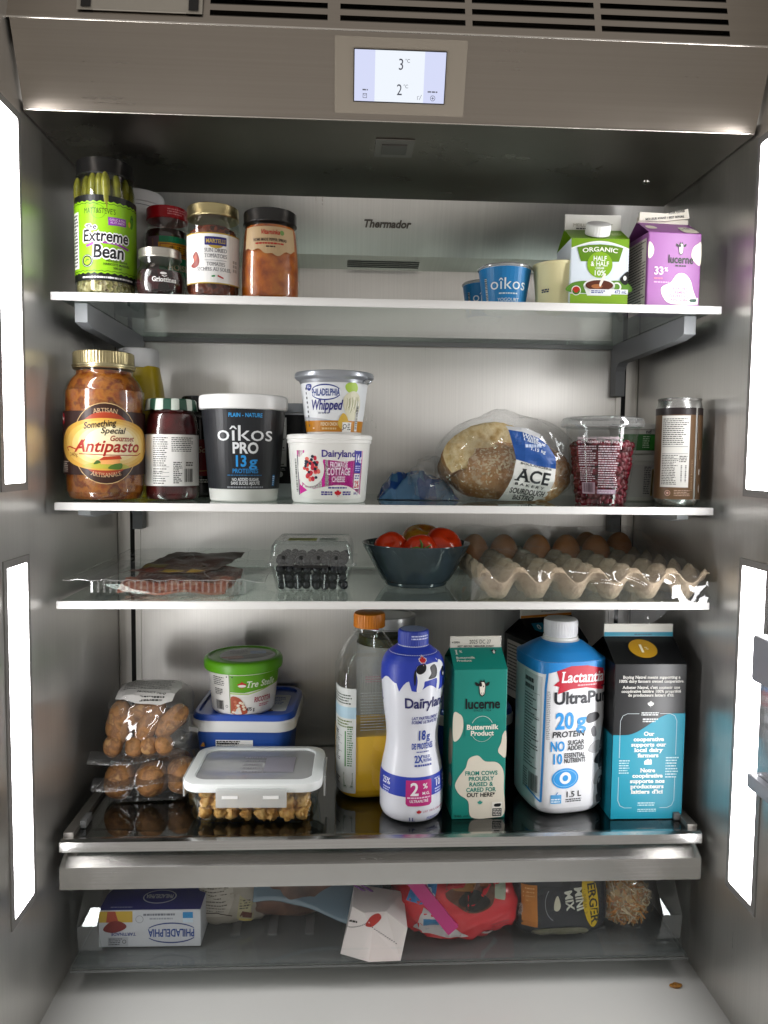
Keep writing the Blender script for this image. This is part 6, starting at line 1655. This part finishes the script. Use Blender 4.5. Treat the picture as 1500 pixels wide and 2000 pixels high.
lb = Lab(); lb.ell(-2, 29, 19, 18, 'b68a1e', 1, 40); lb.text('1', -4, 22, 14, 'e8e0c8', 2, w='h'); lb.text('%', 3, 27, 5, 'e8e0c8', 2, w='n'); lb.build('roof_print', t, roof_map(Dc, hb, hg))
lb = Lab(); lb.rect(-48, .2, 48, 6, '1a87a0', 1); lb.greek(-6, 1.5, 18, 4, 1, '0c5a70', 2, .8, 0); lb.build('seal_stripe', t, on_front(-.0013, 0, hb+hg))

# ================================================================== drawer contents
ZD = DZ+.0058
# --- cream cheese box, lying upside down
t = thing('cream_cheese_box', 'white and blue cream cheese box lying upside down at the drawer left', 'box', (-.3065, .075, ZD), -.01)
MB().box(-.066, .066, -.038, .038, 0, .050, bev=.0012).build('box_body', plain('c9cbd0', .4), t)
lb = Lab(); FL = PI
lb.text('PHILADELPHIA', 28, 24, 10, '2a4a94', 2, rot=FL, fit=60, w='b'); lb.arcband(28, 19, 34, 14, .8, '2a3a80', 2, 30, 150, ry2=1.6); lb.arcband(28, 19, 34, 14, .8, '2a3a80', 2, 210, 330, ry2=1.6)
lb.rect(-65, 34, -22, 49, 'c9a63c', 1); lb.smooth([(-60, 24), (-52, 34), (-40, 36), (-30, 30), (-34, 24), (-48, 20)], '7a2a2a', 3); lb.poly([(-54, 49), (-44, 49), (-40, 34), (-56, 34)], 'a84a34', 2)
lb.text('TARTINADE', -34, 20, 4, '2a3a80', 2, rot=FL, fit=32); lb.rect(-54, 2, -28, 14, 'b4b6bc', 2); lb.greek(-53, 3, -35, 13, 4, '3a3c44', 3); lb.arcband(-33, 8, 2.6, 2.6, .7, '222222', 3)
lb.rect(43, 33, 56, 47, '2a86c0', 2); lb.rect(43, 33, 56, 39, 'c8d8e4', 3); lb.greek(-8, 42, 34, 46, 1, '7a7e88', 2, .7); lb.greek(0, 37, 32, 40, 1, '9a9ea8', 2, .7); lb.arcband(-13, 38, 5, 5, .5, '7a7e88', 2)
lb.build('front_print', t, on_front(-.038))
lb = Lab(); lb.poly([(-65.5, -37.5), (65.5, -37.5), (65.5, 0), (56, 28), (40, 37), (-40, 37), (-56, 28), (-65.5, 0)], '26287a', 1); lb.ell(6, -8, 22, 16, 'c4c8d4', 2); lb.ell(6, -8, 20.5, 14.4, '26287a', 3); lb.text('PHILADELPHIA', 6, -3, 9, 'c4c8d4', 4, rot=FL, fit=36); lb.greek(-52, -33, -24, -30, 1, '9a9cc4', 2, .8, 0); lb.build('top_print', t, on_top(.050))

# --- paper wrapped pack
t = thing('paper_wrapped_pack', 'white printed paper pack with folded yellow corner in the drawer', 'food pack', (-.208, .125, ZD), .05)
v, f = blob(.05, .05, .036, 3.5, 34, 22, .006, 40, 3, flat=-.034, sharp=2); v = place(v, (0, 0, .0345)); obj('wrap', v, f, plain('a79f92', .6, bump=.3, bscale=60), t, 40)
lb = Lab(); lb.poly([(-44, 16), (-6, 20), (2, 40), (0, 62), (-44, 60)], 'bdb6aa', 1); lb.greek(-42, 24, -4, 58, 8, '55504a', 2, .3); lb.line([(-44, 22), (-20, 24), (0, 19)], 1.4, '4a3a34', 2); lb.poly([(6, 14), (28, 8), (30, 34), (10, 44)], 'b0a884', 1); lb.poly([(10, 18), (26, 14), (27, 22), (14, 26)], '5a2c20', 2); lb.greek(10, 28, 26, 40, 4, '4a463c', 2); lb.poly([(8, 12), (26, 8), (27, 12), (10, 16)], 'c8b45a', 3)
lb.build('wrap_print', t, on_mesh(v, f), 5, 5)
# --- brown bag and zip bag leaning behind
t = thing('brown_bag', 'shiny brown foil bag lying behind the paper pack in the drawer', 'bag', (-.135, .14, ZD), 0)
v, f = blob(.085, .06, .042, 2.6, 34, 20, .006, 40, 8, flat=-.04, sharp=2); obj('foil', place(v, (0, 0, .0405)), f, food('brown_foil', ['5a4038', '7a5a4a', '4a3630'], 20, .3, .3), t, 35)
t = thing('zip_bag', 'pale blue zip bag with purple seal lying across the drawer', 'bag', (-.075, .115, ZD), 0)
def ribbon_sheet(f3, nu, nv):
    vv = [f3(i/nu, j/nv) for j in range(nv+1) for i in range(nu+1)]
    ff = [(j*(nu+1)+i, j*(nu+1)+i+1, (j+1)*(nu+1)+i+1, (j+1)*(nu+1)+i) for j in range(nv) for i in range(nu)]
    return vv, ff
def zb(a, b):
    x = -.10+.175*a; z = .088-.052*a*.9+(.075*b) - .040
    y = -.055+.09*b+.012*math.sin(a*5)
    n_ = noise.noise(Vector((x*22, y*22, b*3)))
    return (x, y+n_*.005, max(.003, min(z, .112)+n_*.004))
v, f = ribbon_sheet(zb, 40, 20); o = obj('bag_film', v, f, clear('zip_film', 'd0dce6', .1, .12, bump=.6, bscale=25, crease=True, haze=.6, hazecol='9ab8cc'), t, 60)
sd = o.modifiers.new('thickness', 'SOLIDIFY'); sd.thickness = .004
mb = MB()
for dz in (0, .006): mb.tube([(.02, -.064, .080+dz), (.045, -.066, .066+dz), (.075, -.066, .046+dz)], .0014, 6)
mb.build('zip_seal', plain('7a3a8a', .3), t, 60)
# --- white carton with dashed tear line
t = thing('folded_carton', 'crumpled white paper carton with dashed tear line standing in the drawer', 'carton', (-.012, .026, ZD), -.12)
V = [(-.044, -.02, .002), (.034, -.024, .0), (.036, .03, .0), (-.044, .03, .0), (-.030, -.010, .060), (-.002, -.024, .040), (.014, -.010, .056), (.042, -.018, .040), (.034, .03, .060), (-.032, .03, .068), (-.006, -.030, .0), (-.014, -.016, .056)]
F = [(0, 10, 5, 11, 4), (10, 1, 7, 6, 5), (1, 2, 8, 7), (2, 3, 9, 8), (3, 0, 4, 9), (4, 11, 6, 8, 9), (11, 5, 6), (6, 7, 8), (0, 3, 2, 1, 10)]
o = obj('carton_paper', V, F, plain('e6dcd9', .45, bump=.3, bscale=45), t)
v, f = V, F
lb = Lab()
for k in range(12):
    a = k/12; lb.rect(-36+26*a, 36+10*a*a-.5, -36+26*a+1.4, 36+10*a*a+.5, '2a2220', 1)
for k in range(13):
    a = k/13; lb.rect(-6+36*a, 44-26*a-.5, -6+36*a+1.4, 44-26*a+.5, '2a2220', 1)
lb.greek(-34, 42, -22, 45, 1, '2a2220', 1, .8, 0); lb.smooth([(-12, 42), (-6, 52), (4, 55), (8, 50), (-2, 43)], 'b42a22', 1)
lb.build('print', t, on_mesh(v, f), 6, 6)
# --- red pizza bag
t = thing('red_food_bag', 'red and blue printed food bag folded over in the drawer', 'bag', (.100, .082, ZD), 0)
v, f = blob(.082, .062, .048, 2.7, 80, 44, .0075, 26, 5, flat=-.046, sharp=2); v = place(v, (0, 0, .0465), (0, .05, 0)); v = [Vector((p[0], p[1], max(p[2], .001))) for p in v]
obj('bag_film', v, f, plain('cc2630', .2, 0, .6, bump=.5, bscale=40), t, 60)
lb = Lab()
lb.poly([(-72, 60), (-56, 92), (-30, 92), (-38, 60)], '2a78b4', 1); lb.text('ZZO', -50, 67, 15, 'd4dce4', 2, rot=-1.0, fit=30, w='b')
lb.poly([(-62, 20), (-50, 56), (-26, 42), (10, 16), (-20, 14)], 'c9c4c4', 1); lb.rect(-50, 30, -28, 42, '2a78a8', 2); lb.greek(-46, 22, -14, 30, 3, '6a8aa4', 2, .4)
lb.smooth([(-22, 74), (-10, 92), (30, 94), (44, 80), (40, 58), (18, 50), (-6, 58)], '5a3420', 1); lb.smooth([(-4, 62), (6, 78), (24, 76), (38, 62), (20, 52)], '14120f', 2); lb.smooth([(-14, 80), (0, 90), (18, 88), (14, 78)], '9a6a34', 2); lb.ell(30, 84, 7, 5, '8a4a28', 3); lb.poly([(44, 66), (58, 62), (62, 92), (46, 92)], 'a8b09a', 2)
lb.poly([(26, 20), (36, 12), (56, 6), (50, 2), (30, 10)], 'd0cac4', 1); lb.greek(40, 20, 66, 34, 4, '7a1820', 1, .4)
lb.build('bag_print', t, on_mesh(v, f), 5, 5)
tag(MB().prism([(-.0085, -.055), (.0085, -.055), (.0085, .055), (-.0085, .055)], 'y', -.004, .004).build('bag_clip', plain('c22a7c', .35), None), 'long pink bag clip slanting across the red food bag', 'clip')
o = bpy.data.objects['bag_clip']; o.location = (.0525, .022, ZD+.072); o.rotation_euler = (-.2, -.72, 0)
# --- black vegetable pack
t = thing('mushroom_pack', 'black mini mix vegetable pack with yellow oval logo in the drawer', 'food pack', (.238, .068, ZD), .02)
v, f = blob(.064, .036, .052, 4, 60, 36, .0022, 40, 6, flat=-.05, sharp=2); v = place(v, (0, 0, .0515), (-.18, 0, 0)); v = [Vector((p[0], p[1], max(p[2], .0008))) for p in v]
obj('pack_film', v, f, plain('1d2027', .25, 0, .55), t, 40)
lb = Lab(); RT = -PI/2+.12
lb.rect(-56, 22, -36, 76, 'b8701c', 1); lb.greek(-54, 54, -38, 74, 4, 'e0b070', 2, .3); lb.text('6', -44, 84, 7, 'b8b8b4', 2, rot=-PI/2)
lb.text('MINI', 16, 57, 10, 'c9c8ba', 2, rot=RT, fit=30, w='h'); lb.text('MIX', 2, 56, 10, 'c9c8ba', 2, rot=RT, fit=24, w='h')
lb.poly([(36+11*math.cos(a_*.2618)*(1 if abs(math.sin(a_*.2618)) < .8 else .9)+6*math.sin(a_*.2618)*-.6, 57+37*math.sin(a_*.2618)) for a_ in range(24)], 'c9a812', 2)
lb.text('VERGER', 34, 57, 10.5, '1c1c14', 3, rot=RT-.02, fit=62, w='b', serif=True); lb.text('SUNBLAND', 26.5, 54, 4, '5a4a10', 3, rot=RT-.02, fit=32, w='n')
lb.arcband(-10, 52, 16, 22, .8, '8a8c90', 2, 130, 250); lb.smooth([(-14, 46), (-12, 58), (-8, 62), (-5, 50), (-9, 44)], 'c8c4ae', 2)
lb.text('400g', -58.5, 44, 4, 'b0b0ac', 2, rot=-PI/2, fit=16, w='n'); lb.smooth([(-38, 6), (-40, 18), (-10, 21), (30, 19), (30, 8), (0, 3)], '6f6d58', 1); lb.greek(-34, 7, 26, 17, 5, '8d8b74', 2, .4)
lb.build('pack_print', t, on_mesh(v, f), 4, 5)
# --- bag of shredded cheese
t = thing('shredded_cheese_bag', 'clear bag of shredded orange and white cheese at the drawer right', 'bag', (.330, .066, ZD), 0)
rd = random.Random(21); mb = MB()
for k in range(900):
    th_, ph_ = rd.uniform(0, 2*PI), math.asin(rd.uniform(-1, 1)); rr = rd.uniform(.75, 1)
    p = Vector((.036*rr*math.cos(ph_)*math.cos(th_), .030*rr*math.cos(ph_)*math.sin(th_), .042+.036*rr*math.sin(ph_)))
    d = Vector((rd.uniform(-1, 1), rd.uniform(-1, 1), rd.uniform(-1, 1))).normalized()*rd.uniform(.005, .010)
    b_ = d.orthogonal().normalized()*.0011; c_ = d.cross(b_).normalized()*.0011
    q = [p-d+b_, p-d+c_, p-d-b_, p+d+b_, p+d+c_, p+d-b_]
    mb.add(q, [(0, 1, 4, 3), (1, 2, 5, 4), (2, 0, 3, 5)], 0 if rd.random() < .45 else 1)
so = mb.build('cheese_shreds', [plain('c98a3a', .5), plain('d8c49a', .5)], t); so['kind'] = 'stuff'
v, f = blob(.030, .025, .032, 2, 24, 16); obj('cheese_core', place(v, (0, 0, .042)), f, plain('c9a76a', .6), t, 60)
v, f = blob(.040, .034, .042, 2.3, 40, 26, .004, 45, 2, flat=-.041, sharp=2); obj('bag_film', place(v, (0, 0, .042)), f, FILM, t, 60)
v, f = blob(.04, .02, .022, 2.3, 20, 12, .006, 50, 7); obj('bag_neck', place(v, (-.006, .02, .080), (0, -.2, 0)), f, clear('bag_neck_film', 'c8ccd8', .1, .12, haze=.35, hazecol='55607a', bump=.6, bscale=30), t, 40)
